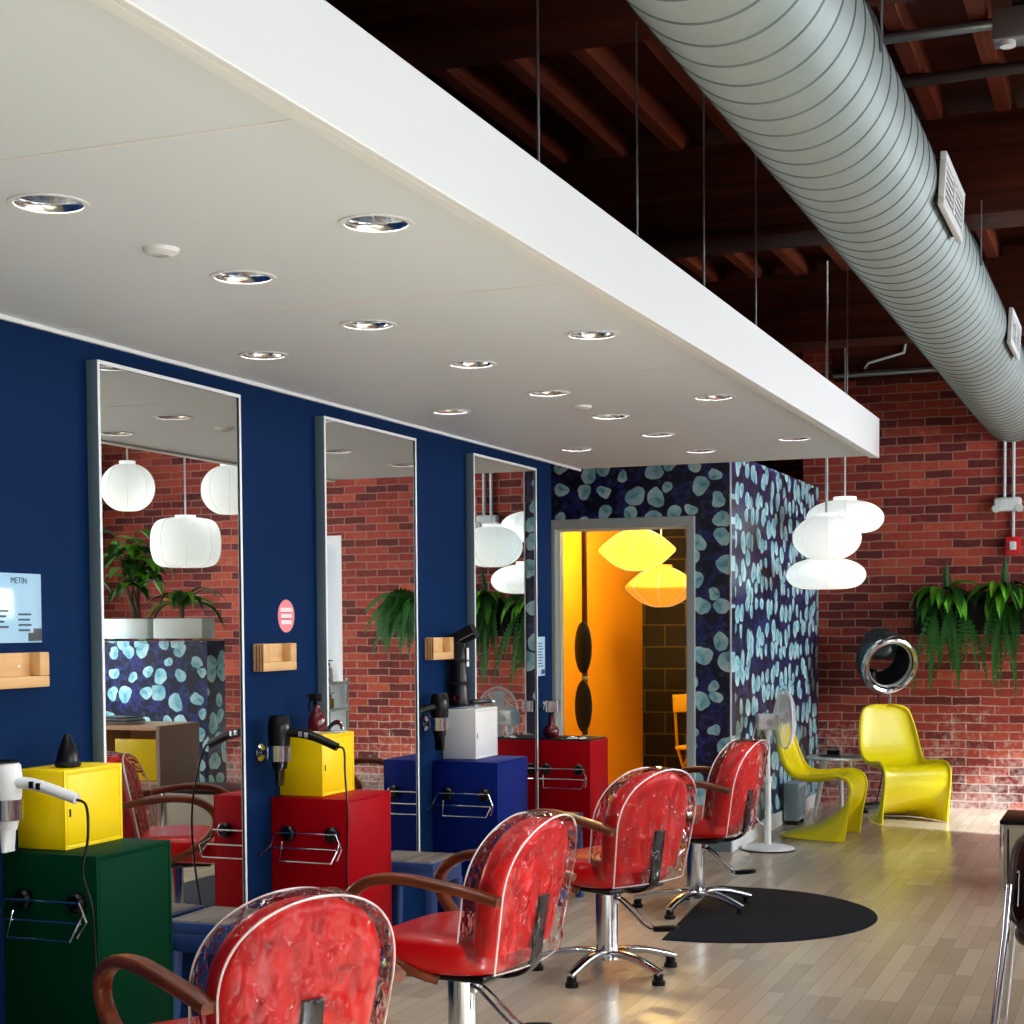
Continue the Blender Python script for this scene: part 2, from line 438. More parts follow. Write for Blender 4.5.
def galv():
    t = NT('galvanised_steel'); v = t.coord(); vo = t.add('ShaderNodeTexVoronoi'); vo.inputs['Scale'].default_value = 26
    t.link(v, vo.inputs['Vector']); n = t.noise(v, 5, 4)
    c = t.mix(t.math('MULTIPLY', n.outputs[0], .6), lin((176, 188, 184)), lin((136, 150, 148)))
    vs = t.add('ShaderNodeSeparateColor'); t.link(vo.outputs['Color'], vs.inputs[0]); c = t.mix(t.math('MULTIPLY', vs.outputs[0], .1), c, lin((120, 132, 134)))
    t.link(c, t.b.inputs['Base Color']); t.b.inputs['Metallic'].default_value = .6
    t.link(t.math('MULTIPLY_ADD', n.outputs[0], .2, .4), t.b.inputs['Roughness']); return t.m
M['galv'] = galv(); M['seam'] = P('duct_seam', (96, 108, 108), .5, .6)
def block_mat():
    t = NT('brown_block_wall'); v = t.coord(); sp = t.add('ShaderNodeSeparateXYZ'); t.link(v, sp.inputs[0])
    cb = t.add('ShaderNodeCombineXYZ'); t.link(sp.outputs[0], cb.inputs[0]); t.link(sp.outputs[2], cb.inputs[1])
    br = t.add('ShaderNodeTexBrick'); t.link(cb.outputs[0], br.inputs['Vector'])
    for k, val in (('Scale', 1), ('Mortar Size', .006), ('Brick Width', .4), ('Row Height', .205)): br.inputs[k].default_value = val
    br.inputs['Color1'].default_value = lin((58, 42, 20)); br.inputs['Color2'].default_value = lin((50, 36, 18)); br.inputs['Mortar'].default_value = lin((138, 112, 52))
    t.link(br.outputs[0], t.b.inputs['Base Color']); t.b.inputs['Roughness'].default_value = .7; return t.m
M['block'] = block_mat()
# ------------------------------------------------------------------ setting
XW, XG, XR, YB, YD, XS = -3.165, -3.125, 3.05, 12.78, 9.88, -2.432
ZS, ZC = 2.378, 3.92
bm = NB(); box(bm, (-4.9, -2.6, -.1), (XR+.2, 15.2, 0)); struct('floor', bm, M['floor'], 'pale worn plank floor running the length of the salon')
bm = NB(); box(bm, (-4.9, -2.6, ZC), (XR+.2, 15.2, ZC+.1)); struct('ceiling', bm, M['deck'], 'dark reddish timber board ceiling above the beams')
bm = NB(); box(bm, (XW-.13, -2.5, 0), (XW, 8.61, ZS)); struct('wall_left', bm, M['navy'], 'navy blue painted wall carrying the mirrors')
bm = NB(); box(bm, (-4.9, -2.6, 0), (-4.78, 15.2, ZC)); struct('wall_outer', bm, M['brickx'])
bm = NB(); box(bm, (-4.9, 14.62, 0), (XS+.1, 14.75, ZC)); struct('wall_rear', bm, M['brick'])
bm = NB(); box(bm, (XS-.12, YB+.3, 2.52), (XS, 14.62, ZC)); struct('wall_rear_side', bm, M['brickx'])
bm = NB(); box(bm, (-4.9, -2.6, 0), (XR+.2, -2.5, ZC)); struct('wall_front', bm, M['white'])

# right wall with tall windows (behind and beside the camera, they light the room)
WIN = [(-2.2, .6), (1.0, 3.8), (5.2, 8.2), (9.1, 11.7)]
WZ0, WZ1 = .75, 3.05
bm = NB(); y = -2.6
for a, b in WIN:
    box(bm, (XR, y, 0), (XR+.3, a, ZC)); box(bm, (XR, a, 0), (XR+.3, b, WZ0)); box(bm, (XR, a, WZ1), (XR+.3, b, ZC)); y = b
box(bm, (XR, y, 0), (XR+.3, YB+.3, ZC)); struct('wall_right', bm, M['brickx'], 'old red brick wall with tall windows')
for i, (a, b) in enumerate(WIN):
    fr = NB(); w = .07
    box(fr, (XR+.1, a, WZ0), (XR+.17, a+w, WZ1)); box(fr, (XR+.1, b-w, WZ0), (XR+.17, b, WZ1))
    box(fr, (XR+.1, a+w, WZ0), (XR+.17, b-w, WZ0+w)); box(fr, (XR+.1, a+w, WZ1-w), (XR+.17, b-w, WZ1))
    box(fr, (XR+.11, (a+b)/2-.025, WZ0+w), (XR+.16, (a+b)/2+.025, WZ1-w)); box(fr, (XR+.11, a+w, 2.15), (XR+.16, b-w, 2.2))
    win = struct('window_%d' % (i+1), fr, M['trimwhite'])
    if i == 3:
        sb = NB(); box(sb, (XR+.05, a+.03, WZ0+.02), (XR+.052, b-.03, WZ1-.02)); obj('added_sun_screen', sb, M['sheer'], win, False)  # added unseen sheet, cuts and softens sun through the last window
    pn = NB(); box(pn, (XR+.132, a+w, WZ0+w), (XR+.138, b-w, WZ1-w)); obj('pane', pn, M['glass'], win, False)

bm = NB(); box(bm, (XR+3.2, 4.0, -.1), (XR+3.5, 8.0, 5.2)); struct('wall_neighbour', bm, M['brickx'], 'added brick wall outside, unseen, blocking the sun from one window')  # added out of view to keep direct sun off the middle window

# back brick wall with a daylit white door further right (seen in the second mirror)
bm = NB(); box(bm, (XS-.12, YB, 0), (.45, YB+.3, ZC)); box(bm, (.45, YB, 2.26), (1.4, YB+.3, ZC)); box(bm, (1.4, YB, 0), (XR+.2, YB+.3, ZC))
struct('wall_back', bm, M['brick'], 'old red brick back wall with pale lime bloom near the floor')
fr = NB(); box(fr, (.45, YB+.04, 0), (.51, YB+.18, 2.26)); box(fr, (1.34, YB+.04, 0), (1.4, YB+.18, 2.26)); box(fr, (.51, YB+.04, 2.2), (1.34, YB+.18, 2.26))
d = struct('door_2', fr, M['trimwhite'], 'white door in the brick wall')
lf = NB(); box(lf, (.515, YB+.07, .01), (1.335, YB+.115, 2.195), .004); obj('door_leaf', lf, M['daywhite'], d)
hd = NB(); tube(hd, [(.6, YB+.07, 1.0), (.6, YB+.01, 1.0), (.72, YB+.01, 1.0)], .01); obj('handle', hd, M['chrome'], d)

# wallpapered partition round the back room
bm = NB(); T = .12
box(bm, (-4.78, YD, 0), (-3.64, YD+T, 2.52)); box(bm, (-2.675, YD, 0), (XS, YD+T, 2.52)); box(bm, (-3.64, YD, 2.125), (-2.675, YD+T, 2.52))
struct('wall_door', bm, M['wpx'], 'poppy wallpaper wall around the grey door frame')
bm = NB(); box(bm, (XS-T, YD+T, 0), (XS, YB, 2.52)); struct('wall_side', bm, M['wpy'], 'poppy wallpaper wall running back to the brick')
bm = NB(); box(bm, (XS-.004, YD-.006, .09), (XS+.005, YD+.004, 2.52)); struct('trim_1', bm, M['trimwhite'], 'thin white corner bead on the wallpaper')
bm = NB(); box(bm, (XS+.001, YD-.012, 0), (XS+.016, YB-.001, .1), .003); struct('baseboard_side', bm, M['trimwhite'], 'white baseboard under the wallpaper')
bm = NB(); box(bm, (-2.672, YD-.014, 0), (XS, YD-.001, .09), .003); struct('baseboard_door', bm, M['alu'])
bm = NB()   # grey steel door frame with a returned reveal
for x0, x1 in ((-3.652, -3.598), (-2.712, -2.66)):
    box(bm, (x0, YD-.025, 0), (x1, YD+T+.02, 2.07), .004)
box(bm, (-3.652, YD-.025, 2.07), (-2.66, YD+T+.02, 2.13), .004)
d = struct('door_1', bm, M['jamb'], 'grey steel frame of the open doorway')
st = NB(); box(st, (-3.598, YD+.03, 0), (-3.582, YD+.075, 2.07)); box(st, (-2.728, YD+.03, 0), (-2.712, YD+.075, 2.07)); box(st, (-3.582, YD+.03, 2.055), (-2.728, YD+.075, 2.07))
obj('door_stop', st, M['trimwhite'], d)

# back room
bm = NB(); box(bm, (-4.3, YD+T, 0), (-4.19, 13.75, 2.48)); struct('wall_store', bm, M['orange'], 'orange wall inside the back room')
bm = NB(); box(bm, (-4.188, YD+T+.01, 0), (-4.175, 13.74, .09)); struct('baseboard_store', bm, M['black'], 'black baseboard under the orange wall')
bm = NB(); box(bm, (-4.78, 14.5, 0), (XS, 14.6, 2.48)); struct('wall_block', bm, M['block'], 'dark brown block wall at the end of the back room')
bm = NB(); box(bm, (XS-.12, YB+.3, 0), (XS, 14.5, 2.48)); struct('wall_store_side', bm, M['block'])
bm = NB(); box(bm, (-4.78, YD+T, 2.48), (XS-.12, 14.6, 2.52)); struct('ceiling.001', bm, M['white'])
bm = NB(); box(bm, (-4.17, YD+T, .001), (XS-.13, 14.49, .012)); struct('floor.001', bm, P('ochre_floor', (214, 168, 60), .3), 'ochre floor of the back room')

# dropped white soffit, its downlight holes cut out
XF, Y0, Y1, ZT = -1.415, -2.4, 9.1, 2.582
LIGHTS = [('wall', -2.82, y) for y in (1.65, 3.24, 4.82, 6.41, 8.07)]+[('middle', -2.24, y) for y in (2.92, 3.73, 4.465, 5.284, 6.07, 6.86, 7.61, 8.43)]+[('fascia', -1.66, y) for y in (3.357, 4.907, 6.46, 8.078)]
RI, RO = .077, .088
bm = NB(); box(bm, (XW, Y0, ZS), (XF, Y1, ZT)); box_me = bpy.data.meshes.new('soffit_cut'); bm.to_mesh(box_me); bm.free()
tmp = link(bpy.data.objects.new('soffit_tmp', box_me))
cm = NB()
for _, x, y in LIGHTS: cyl(cm, (x, y, ZS-.05), (x, y, ZS+.13), RI+.002, n=40)
bmesh.ops.recalc_face_normals(cm, faces=cm.faces)
cme = bpy.data.meshes.new('cut'); cm.to_mesh(cme); cm.free(); cut = link(bpy.data.objects.new('cut', cme))
md = tmp.modifiers.new('holes', 'BOOLEAN'); md.operation = 'DIFFERENCE'; md.object = cut; md.solver = 'EXACT'
dg = bpy.context.evaluated_depsgraph_get(); dg.update()
bm = NB(); bm.from_mesh(tmp.evaluated_get(dg).to_mesh())
bpy.data.objects.remove(tmp); bpy.data.objects.remove(cut)
sof = struct('ceiling_panel', bm, M['soffit'], 'white dropped soffit with recessed lights over the stations')
bm = NB(); box(bm, (XF, Y0, ZS-.012), (XF+.02, Y1+.02, ZT+.004), .003); box(bm, (XF-.03, Y0, ZS-.012), (XF, Y1, ZS-.001), .002)
struct('trim_2', bm, M['trimwhite'], 'bright white fascia along the soffit edge')
bm = NB(); box(bm, (XW+.001, Y0, ZS-.014), (XW+.014, Y1, ZS-.001)); struct('trim_3', bm, M['trimwhite'], 'thin white bead between soffit and navy wall')
for i, (y, x1) in enumerate(((2.62, -1.46), (4.15, -1.5), (5.68, -1.6))):
    bm = NB(); box(bm, (XW+.02, y-.007, ZS-.0016), (x1, y+.007, ZS-.0002)); struct('trim_%d' % (4+i), bm, M['trimwhite'], 'faint raised board seam across the white soffit')

# timber: big beams across, joists along
for i, y in enumerate((-1.05, 1.95, 5.05, 8.08, 11.15)):
    bm = NB(); box(bm, (-4.7, y-.32, 3.33), (XR, y, 3.8), .015); struct('ceiling_beam', bm, M['beam'], smooth=True)
bm = NB(); box(bm, (-2.3, YB-.12, 3.34), (XR, YB, 3.8), .01); struct('ceiling_beam', bm, M['beam'])
for i in range(24):
    x = -4.35+i*.31
    bm = NB(); box(bm, (x-.035, -2.5, 3.79), (x+.035, YB, ZC), .004); struct('joist_beam', bm, M['joist'])

# ------------------------------------------------------------------ ceiling things
ORD = ['first', 'second', 'third', 'fourth', 'fifth', 'sixth', 'seventh', 'eighth']
proto = None; cnt = {}
for row, x, y in LIGHTS:
    if y < 2.5 or (row == 'wall' and y < 4): vis = False
    else: vis = True
    k = cnt.get(row, 0)
    if vis: cnt[row] = k+1
    where = {'wall': 'in the row nearest the navy wall', 'middle': 'along the middle row of the white soffit', 'fascia': 'in the row nearest the bright fascia'}[row]
    lab = '%s recessed chrome downlight from the camera %s' % (ORD[k], where) if vis else 'recessed chrome downlight outside the picture near the camera'
    if proto is None:
        proto = thing('downlight', lab, 'ceiling light', (x, y, ZS), 0, 'recessed downlights in the soffit')
        b = NB(); lathe(b, [(RI-.002, .004), (RI-.002, -.003), (RI+.004, -.0045), (RO, -.003), (RO, -.0005)], 48); obj('trim_ring', b, M['trimwhite'], proto)
        b = NB(); lathe(b, [(RI-.0025, 0), (RI-.003, .02), (.066, .06), (.056, .1)], 40); solidify(obj('reflector', b, M['reflector'], proto), .0015, 1)
        b = NB(); lathe(b, [(0, .078), (.03, .08), (.05, .098), (.054, .1), (0, .1)], 32); obj('lamp', b, M['bulb'], proto)
    elif vis: dup(proto, (x, y, ZS), 0, lab)
    else: dup(proto, (x, y, ZS), 0, lab)
for x, y, l in ((-2.257, 3.374, 'white smoke detector disc on the soffit between the first two middle downlights'), (-2.245, 6.487, 'small white detector disc on the soffit near the fifth middle downlight')):
    t = thing('smoke_detector', l, 'smoke detector', (x, y, ZS), 0, 'white detector discs on the soffit')
    b = NB(); lathe(b, [(0, -.016), (.03, -.015), (.042, -.009), (.046, 0), (0, 0)], 32); obj('body', b, M['trimwhite'], t)
    b = NB(); lathe(b, [(.012, -.0175), (.022, -.0172), (.022, -.015), (.012, -.0155)], 24); obj('sensor_ring', b, M['pipe'], t)

# spiral duct
b = NB(); R, PIT, NS = .238, .15, 72
offs = [(0, 0), (.003, .0028), (.009, .0028), (.012, 0), (.017, 0), (.08, 0), (.145, 0)]
rows = []; k0, k1 = -16, 84
for k in range(k0, k1):
    for o, dr in offs: rows.append((k, o, dr))
V = []
for k, o, dr in rows:
    V.append([b.verts.new(((R+dr)*math.cos(a), (k+a/(2*PI))*PIT+o, (R+dr)*math.sin(a))) for a in [2*PI*j/NS for j in range(NS)]]+[None])
for i in range(len(rows)-1):
    for j in range(NS-1): b.faces.new((V[i][j], V[i+1][j], V[i+1][j+1], V[i][j+1])).material_index = 1 if i % len(offs) in (0, 1, 2) else 0
nper = len(offs)
for i in range(len(rows)-nper-1):   # close the helix seam: j=NS-1 at turn k meets j=0 at turn k+1
    b.faces.new((V[i][NS-1], V[i+1][NS-1], V[i+1+nper][0], V[i+nper][0])).material_index = 1 if i % nper in (0, 1, 2) else 0
duct = thing('air_duct', 'fat galvanised spiral air duct hung under the timber ceiling', 'air duct', (-.944, 0, 3.04))
obj('duct_shell', b, [M['galv'], M['seam']], duct, True, 30)
for y in (2.78, 2.95):
    b = NB(); lathe(b, [(R+.001, y), (R+.009, y+.004), (R+.009, y+.03), (R+.001, y+.034)], 64, ax='y'); obj('collar', b, M['galv'], duct)
for y in (5.92, 8.98):
    g = bpy.data.objects.new('register', None); link(g, duct); g.location = (0, y, 0); g.rotation_euler = (0, math.radians(3), 0)
    b = NB(); box(b, (.19, .02, -.075), (.246, .6, .075)); obj('collar_box', b, M['dark'], g)
    b = NB()
    for z0, z1, y0, y1 in ((-.095, -.065, 0, .62), (.065, .095, 0, .62), (-.065, .065, 0, .03), (-.065, .065, .59, .62), (-.065, .065, .295, .325)): box(b, (.246, y0, z0), (.268, y1, z1), .003)
    for q in range(6):
        z = -.055+q*.022; box(b, (.25, .03, z-.004), (.262, .295, z+.006)); box(b, (.25, .325, z-.004), (.262, .59, z+.006))
    obj('grille', b, M['grille'], g)
for i, y in enumerate((4.6, 7.5, 10.5)):
    b = NB(); tube(b, [(R+.006)*Vector((math.cos(a), 0, math.sin(a)))+Vector((0, y, 0)) for a in [PI*k/16 for k in range(17)]], .006, 6)
    for s in (-1, 1): tube(b, [(s*(R+.006), y, 0), (s*(R+.006), y, .29)], .004, 6)
    obj('hanger_strap', b, M['steelpipe'], duct)

ROD = [(4.0, 'first'), (4.88, 'second'), (5.7, 'third'), (6.53, 'fourth'), (8.69, 'last')]
for y, n in ROD:
    t = thing('hanger_rod', '%s thin dark steel rod from the camera holding up the soffit' % n, 'rod', (-1.5, y, ZT), 0, 'hanger rods above the soffit')
    b = NB(); cyl(b, (0, 0, 0), (0, 0, ZC-ZT if not any(q-.32 < y < q for q in (5.05, 8.08)) else 3.33-ZT), .0038, n=8); obj('rod', b, M['steelpipe'], t)
    b = NB(); cyl(b, (0, 0, 0), (0, 0, .014), .016, n=6); obj('nut', b, M['steelpipe'], t)

def pipe(name, label, cat, pts, r, mat, group=None):
    b = NB(); tube(b, pts, r, 12); o = obj(name, b, mat); return tag(o, label, cat, group)
pipe('conduit', 'shiny steel conduit crossing below the joists beside the duct', 'conduit', [(-1.0, 6.56, 3.767), (-.56, 6.56, 3.767)], .022, M['steelpipe'])
t = thing('junction_box', 'grey junction box with two lit sockets on the ceiling conduit', 'junction box', (-.47, 6.56, 3.735))
b = NB(); box(b, (-.1, -.06, -.05), (.1, .06, .07), .006); obj('box_body', b, M['steelpipe'], t)
for q in (-.045, .045):
    b = NB(); cyl(b, (q, -.02, -.07), (q, -.02, -.05), .03, n=16); obj('socket', b, M['trimwhite'], t)
b = NB(); box(b, (-.03, -.03, .068), (.03, .03, .1)); obj('bracket', b, M['iron'], t)
pipe('sprinkler_pipe', 'dark iron pipe crossing the joists just beyond the steel conduit', 'pipe', [(-1.1, 7.1, 3.763), (2.6, 7.1, 3.763)], .026, M['iron'])
pipe('sprinkler_pipe', 'dark iron pipe crossing beyond the second big timber beam', 'pipe', [(-2.9, 9.35, 3.765), (2.6, 9.35, 3.765)], .024, M['iron'])
pipe('conduit', 'pale steel conduit along the top of the brick back wall', 'conduit', [(-2.29, 12.638, 3.375), (-1.25, 12.638, 3.375)], .022, M['steelpipe'])
pipe('conduit', 'thin bent conduit rising from the back wall pipe to the deck', 'conduit', [(-2.05, 12.645, 3.415), (-2.02, 12.647, 3.46), (-1.75, 12.647, 3.52), (-1.7, 12.647, 3.79)], .012, M['pipe'])
pipe('cable', 'loose pale cable hanging from the beam beside the duct', 'cable', catmull([(-1.56, 5.06, 3.7), (-1.56, 5.06, 3.52), (-1.5, 5.06, 3.38), (-1.34, 5.06, 3.36), (-1.2, 5.07, 3.42), (-1.1, 5.07, 3.27)]), .008, M['pipe'])

# pendant lamps: flattened paper globes with wire ribs
def pendant(label, loc, r, h, cord_top, flat='ufo', group=None, mat='lamp'):
    t = thing('pendant_lamp', label, 'pendant lamp', loc, 0, group)
    sil = {'ufo': [(.02, -.5), (.5, -.485), (.8, -.4), (.96, -.22), (1, -.04), (.93, .15), (.74, .32), (.48, .42), (.31, .45)],
           'drum': [(.02, -.5), (.55, -.49), (.84, -.42), (.97, -.24), (1, 0), (.97, .24), (.84, .42), (.6, .49), (.3, .5)],
           'ball': [(.02, -.5), (.4, -.48), (.72, -.37), (.93, -.2), (1, 0), (.93, .2), (.72, .37), (.45, .47), (.3, .49)],
           'saucer': [(.02, -.5), (.3, -.47), (.62, -.33), (.88, -.13), (1, .0), (.9, .12), (.62, .33), (.36, .46), (.26, .49)]}[flat]
    pr = [(p.x*r, p.y*h) for p in catmull([(q[0], q[1], 0) for q in sil], 4)]
    pr += [(r*.3, h*.5), (r*.3, h*.56), (.01, h*.57)]
    b = NB(); lathe(b, pr, 40); obj('shade', b, M[mat], t)
    b = NB()
    for k in range(8):
        a = 2*PI*k/8+.2; tube(b, [((q+.002)*math.cos(a), (q+.002)*math.sin(a), z) for q, z in pr[1:-3]], .0022, 5)
    obj('rib_wires', b, M['wire'], t)
    b = NB(); cyl(b, (0, 0, h*.56), (0, 0, cord_top-loc[2]), .0065, n=8); obj('cord', b, M['pipe'], t)
    return t
G = 'white paper pendants by the brick wall'
pendant('white paper pendant hanging highest of the cluster by the brick wall', (-1.965, 11.3, 2.19), .265, .24, 3.79, group=G)
pendant('roundest white paper pendant, middle one of the cluster by the brick wall', (-1.942, 10.5, 2.0), .218, .285, 3.79, 'ball', group=G)
pendant('widest flat white paper pendant hanging lowest of the cluster', (-2.032, 10.95, 1.785), .265, .22, 3.79, group=G)
G = 'white paper pendants over the planter partition'
pendant('small round white pendant over the planter partition, beside the window', (.41, 9.5, 2.43), .185, .33, 3.79, 'ball', group=G)
pendant('broad low white pendant over the planter partition', (-.06, 9.5, 2.03), .238, .34, 3.79, 'drum', group=G)
pendant('small round white pendant over the partition end nearest the aisle', (-.41, 9.5, 2.38), .185, .33, 3.79, 'ball', group=G)
G = 'paper lanterns in the back room'
pendant('glowing yellow saucer lantern inside the doorway', (-3.39, 11.0, 1.975), .275, .3, 2.48, 'saucer', G, 'lampy')
pendant('dimmer amber saucer lantern behind the glowing yellow one', (-3.62, 12.4, 1.74), .29, .32, 2.48, 'saucer', G, 'lampo')
# ------------------------------------------------------------------ mirrors
def mirror(y0, y1, label):
    t = thing('wall_mirror', label, 'mirror', (XW, (y0+y1)/2, .385), 0, 'tall wall mirrors'); w = (y1-y0)/2; h = 1.92; d = XG-XW; e = .008
    b = NB()
    for lo, hi in (((.001, -w, 0), (d+.004, -w+e, h)), ((.001, w-e, 0), (d+.004, w, h)), ((.001, -w+e, 0), (d+.004, w-e, e)), ((.001, -w+e, h-e), (d+.004, w-e, h))): box(b, lo, hi, .0015)
    obj('frame', b, M['alu'], t)
    b = NB(); box(b, (.003, -w+e, e), (d, w-e, h-e)); obj('mirror_glass', b, M['mirror'], t, False)
    b = NB()
    f = d+.005
    for lo, hi in (((f-.001, -w, 0), (f+.001, -w+.012, h)), ((f-.001, w-.012, 0), (f+.001, w, h)), ((f-.001, -w+.012, 0), (f+.001, w-.012, .012)), ((f-.001, -w+.012, h-.012), (f+.001, w-.012, h))): box(b, lo, hi)
    obj('front_edge', b, M['trimwhite'], t, False)
mirror(4.296, 5.166, 'tall silver framed mirror on the navy wall just past the green cabinet')
mirror(5.812, 6.698, 'tall silver framed mirror between the yellow-topped red cabinet and the blue cabinet')
mirror(7.372, 8.256, 'tall silver framed mirror next to the orange doorway')

# ------------------------------------------------------------------ styling stations
def metal_box(root, dx, dy, h, mat, legs=0):
    """box against the wall: local x 0..dx into the room, y 0..dy; door on the room side"""
    b = NB(); box(b, (0, 0, legs), (dx-.004, dy, h), .003); 
    box(b, (dx-.004, 0, legs), (dx, .012, h), .001); box(b, (dx-.004, dy-.012, legs), (dx, dy, h), .001)
    box(b, (dx-.004, .012, legs), (dx, dy-.012, legs+.012), .001); box(b, (dx-.004, .012, h-.012), (dx, dy-.012, h), .001)
    obj('body', b, mat, root)
    b = NB(); box(b, (dx-.0045, .0145, legs+.0145), (dx-.0008, dy-.0145, h-.0145), .001); dr = obj('door', b, mat, root)
    zz = legs+(h-legs)*.46
    b = NB(); box(b, (dx-.002, .022, zz-.012), (dx+.0008, .03, zz+.012), .001); obj('finger_slot', b, M['dark'], dr)
    if legs:
        for x in (.03, dx-.03):
            for y in (.03, dy-.03):
                b = NB(); cyl(b, (x, y, 0), (x, y, legs+.002), .014, n=12); obj('leg', b, M['black'], root)

def tool_rack(root, dx, z):
    """wire rack with two suction discs on the near side of a cabinet"""
    b = NB(); xa, xb = .05, dx-.025
    def w(pts, r=.0032): tube(b, pts, r, 6)
    for x in (xa+.035, xb-.035):
        w([(x, -.02, z+.05), (x, -.045, z+.05)])
    w([(xa-.03, -.045, z), (xa, -.05, z+.055), (xb, -.05, z+.055), (xb+.02, -.045, z)])
    w([(xa-.03, -.045, z), (xa-.045, -.1, z-.03)]); w([(xb+.02, -.045, z), (xb+.03, -.1, z-.035)])
    w([(xa+.03, -.055, z+.02), (xa+.05, -.11, z-.045), (xb+.01, -.11, z-.045), (xb+.03, -.1, z+.0), (xb+.01, -.05, z+.02)])
    w([(xa, -.07, z+.0), (xb+.02, -.07, z+.0)])
    rk = obj('tool_rack', b, M['chrome'], root)
    for x in (xa+.035, xb-.035):
        b = NB(); lathe(b, [(0, -.034), (.022, -.034), (.03, -.026), (.031, -.012), (.026, 0), (0, 0)], 24, (x, 0, z+.05), 'y'); obj('suction_disc', b, M['black'], rk)

DX, CH = .335, .8
def cabinet(y, dy, mat, label, CH=.785):
    t = thing('storage_cabinet', label, 'cabinet', (XW+.002, y, 0), 0, 'metal station cabinets'); metal_box(t, DX, dy, CH, M[mat], .06); tool_rack(t, DX, .6); return t
cabinet(3.848, .383, 'green', 'dark green metal cabinet under the yellow box with the white dryer')
cabinet(5.421, .375, 'redcab', 'red metal cabinet carrying a yellow box between two mirrors')
cabinet(6.94, .39, 'blue', 'blue metal cabinet carrying the white box', .802)
cabinet(8.29, .31, 'redcab', 'red metal cabinet with a black mat on top beside the doorway', .806)

def small_box(x0, y, dx, dy, h, mat, label, CH=.785):
    t = thing('storage_box', label, 'box', (x0, y, CH+.001), 0, 'metal boxes on the cabinets'); metal_box(t, dx, dy, h, M[mat]); return t
small_box(XW+.004, 3.916, .174, .288, .238, 'yellow', 'yellow metal box on the green cabinet')
small_box(XW+.004, 5.487, .19, .27, .238, 'yellow', 'yellow metal box on the red cabinet, with a spray bottle on top')
small_box(XW+.004, 7.06, .172, .28, .24, 'whitecab', 'white metal box on the blue cabinet', .802)

# footrest stools
def stool(y, label, first=None):
    if first: return dup(first, (-2.94, y, 0), 0, label)
    t = thing('footrest_stool', label, 'stool', (-2.94, y, 0), 0, 'blue stools under the mirrors')
    b = NB(); box(b, (-.155, -.145, .425), (.155, .145, .452), .008)
    obj('wood_top', b, M['stoolwood'], t)
    b = NB(); box(b, (-.165, -.155, .345), (.165, .155, .4245), .012); box(b, (-.168, -.158, .41), (-.156, .158, .448), .003); box(b, (.156, -.158, .41), (.168, .158, .448), .003); box(b, (-.156, -.158, .41), (.156, -.146, .448), .003); box(b, (-.156, .146, .41), (.156, .158, .448), .003)
    obj('apron', b, M['stoolblue'], t)
    for sx in (-1, 1):
        for sy in (-1, 1):
            b = NB(); sweep(b, [(sx*.142, sy*.132, .35), (sx*.15, sy*.14, 0)], lambda q: rrect(.052-.012*q, .052-.012*q, .3)); obj('leg', b, M['stoolblue'], t)
    return t
s0 = stool(6.24, 'blue stool with grey wooden top before the blue cabinet, under the middle mirror')
stool(4.75, 'blue stool with grey wooden top half hidden behind the nearest red chair', s0)
stool(7.85, 'blue stool with grey wooden top before the far red cabinet', s0)

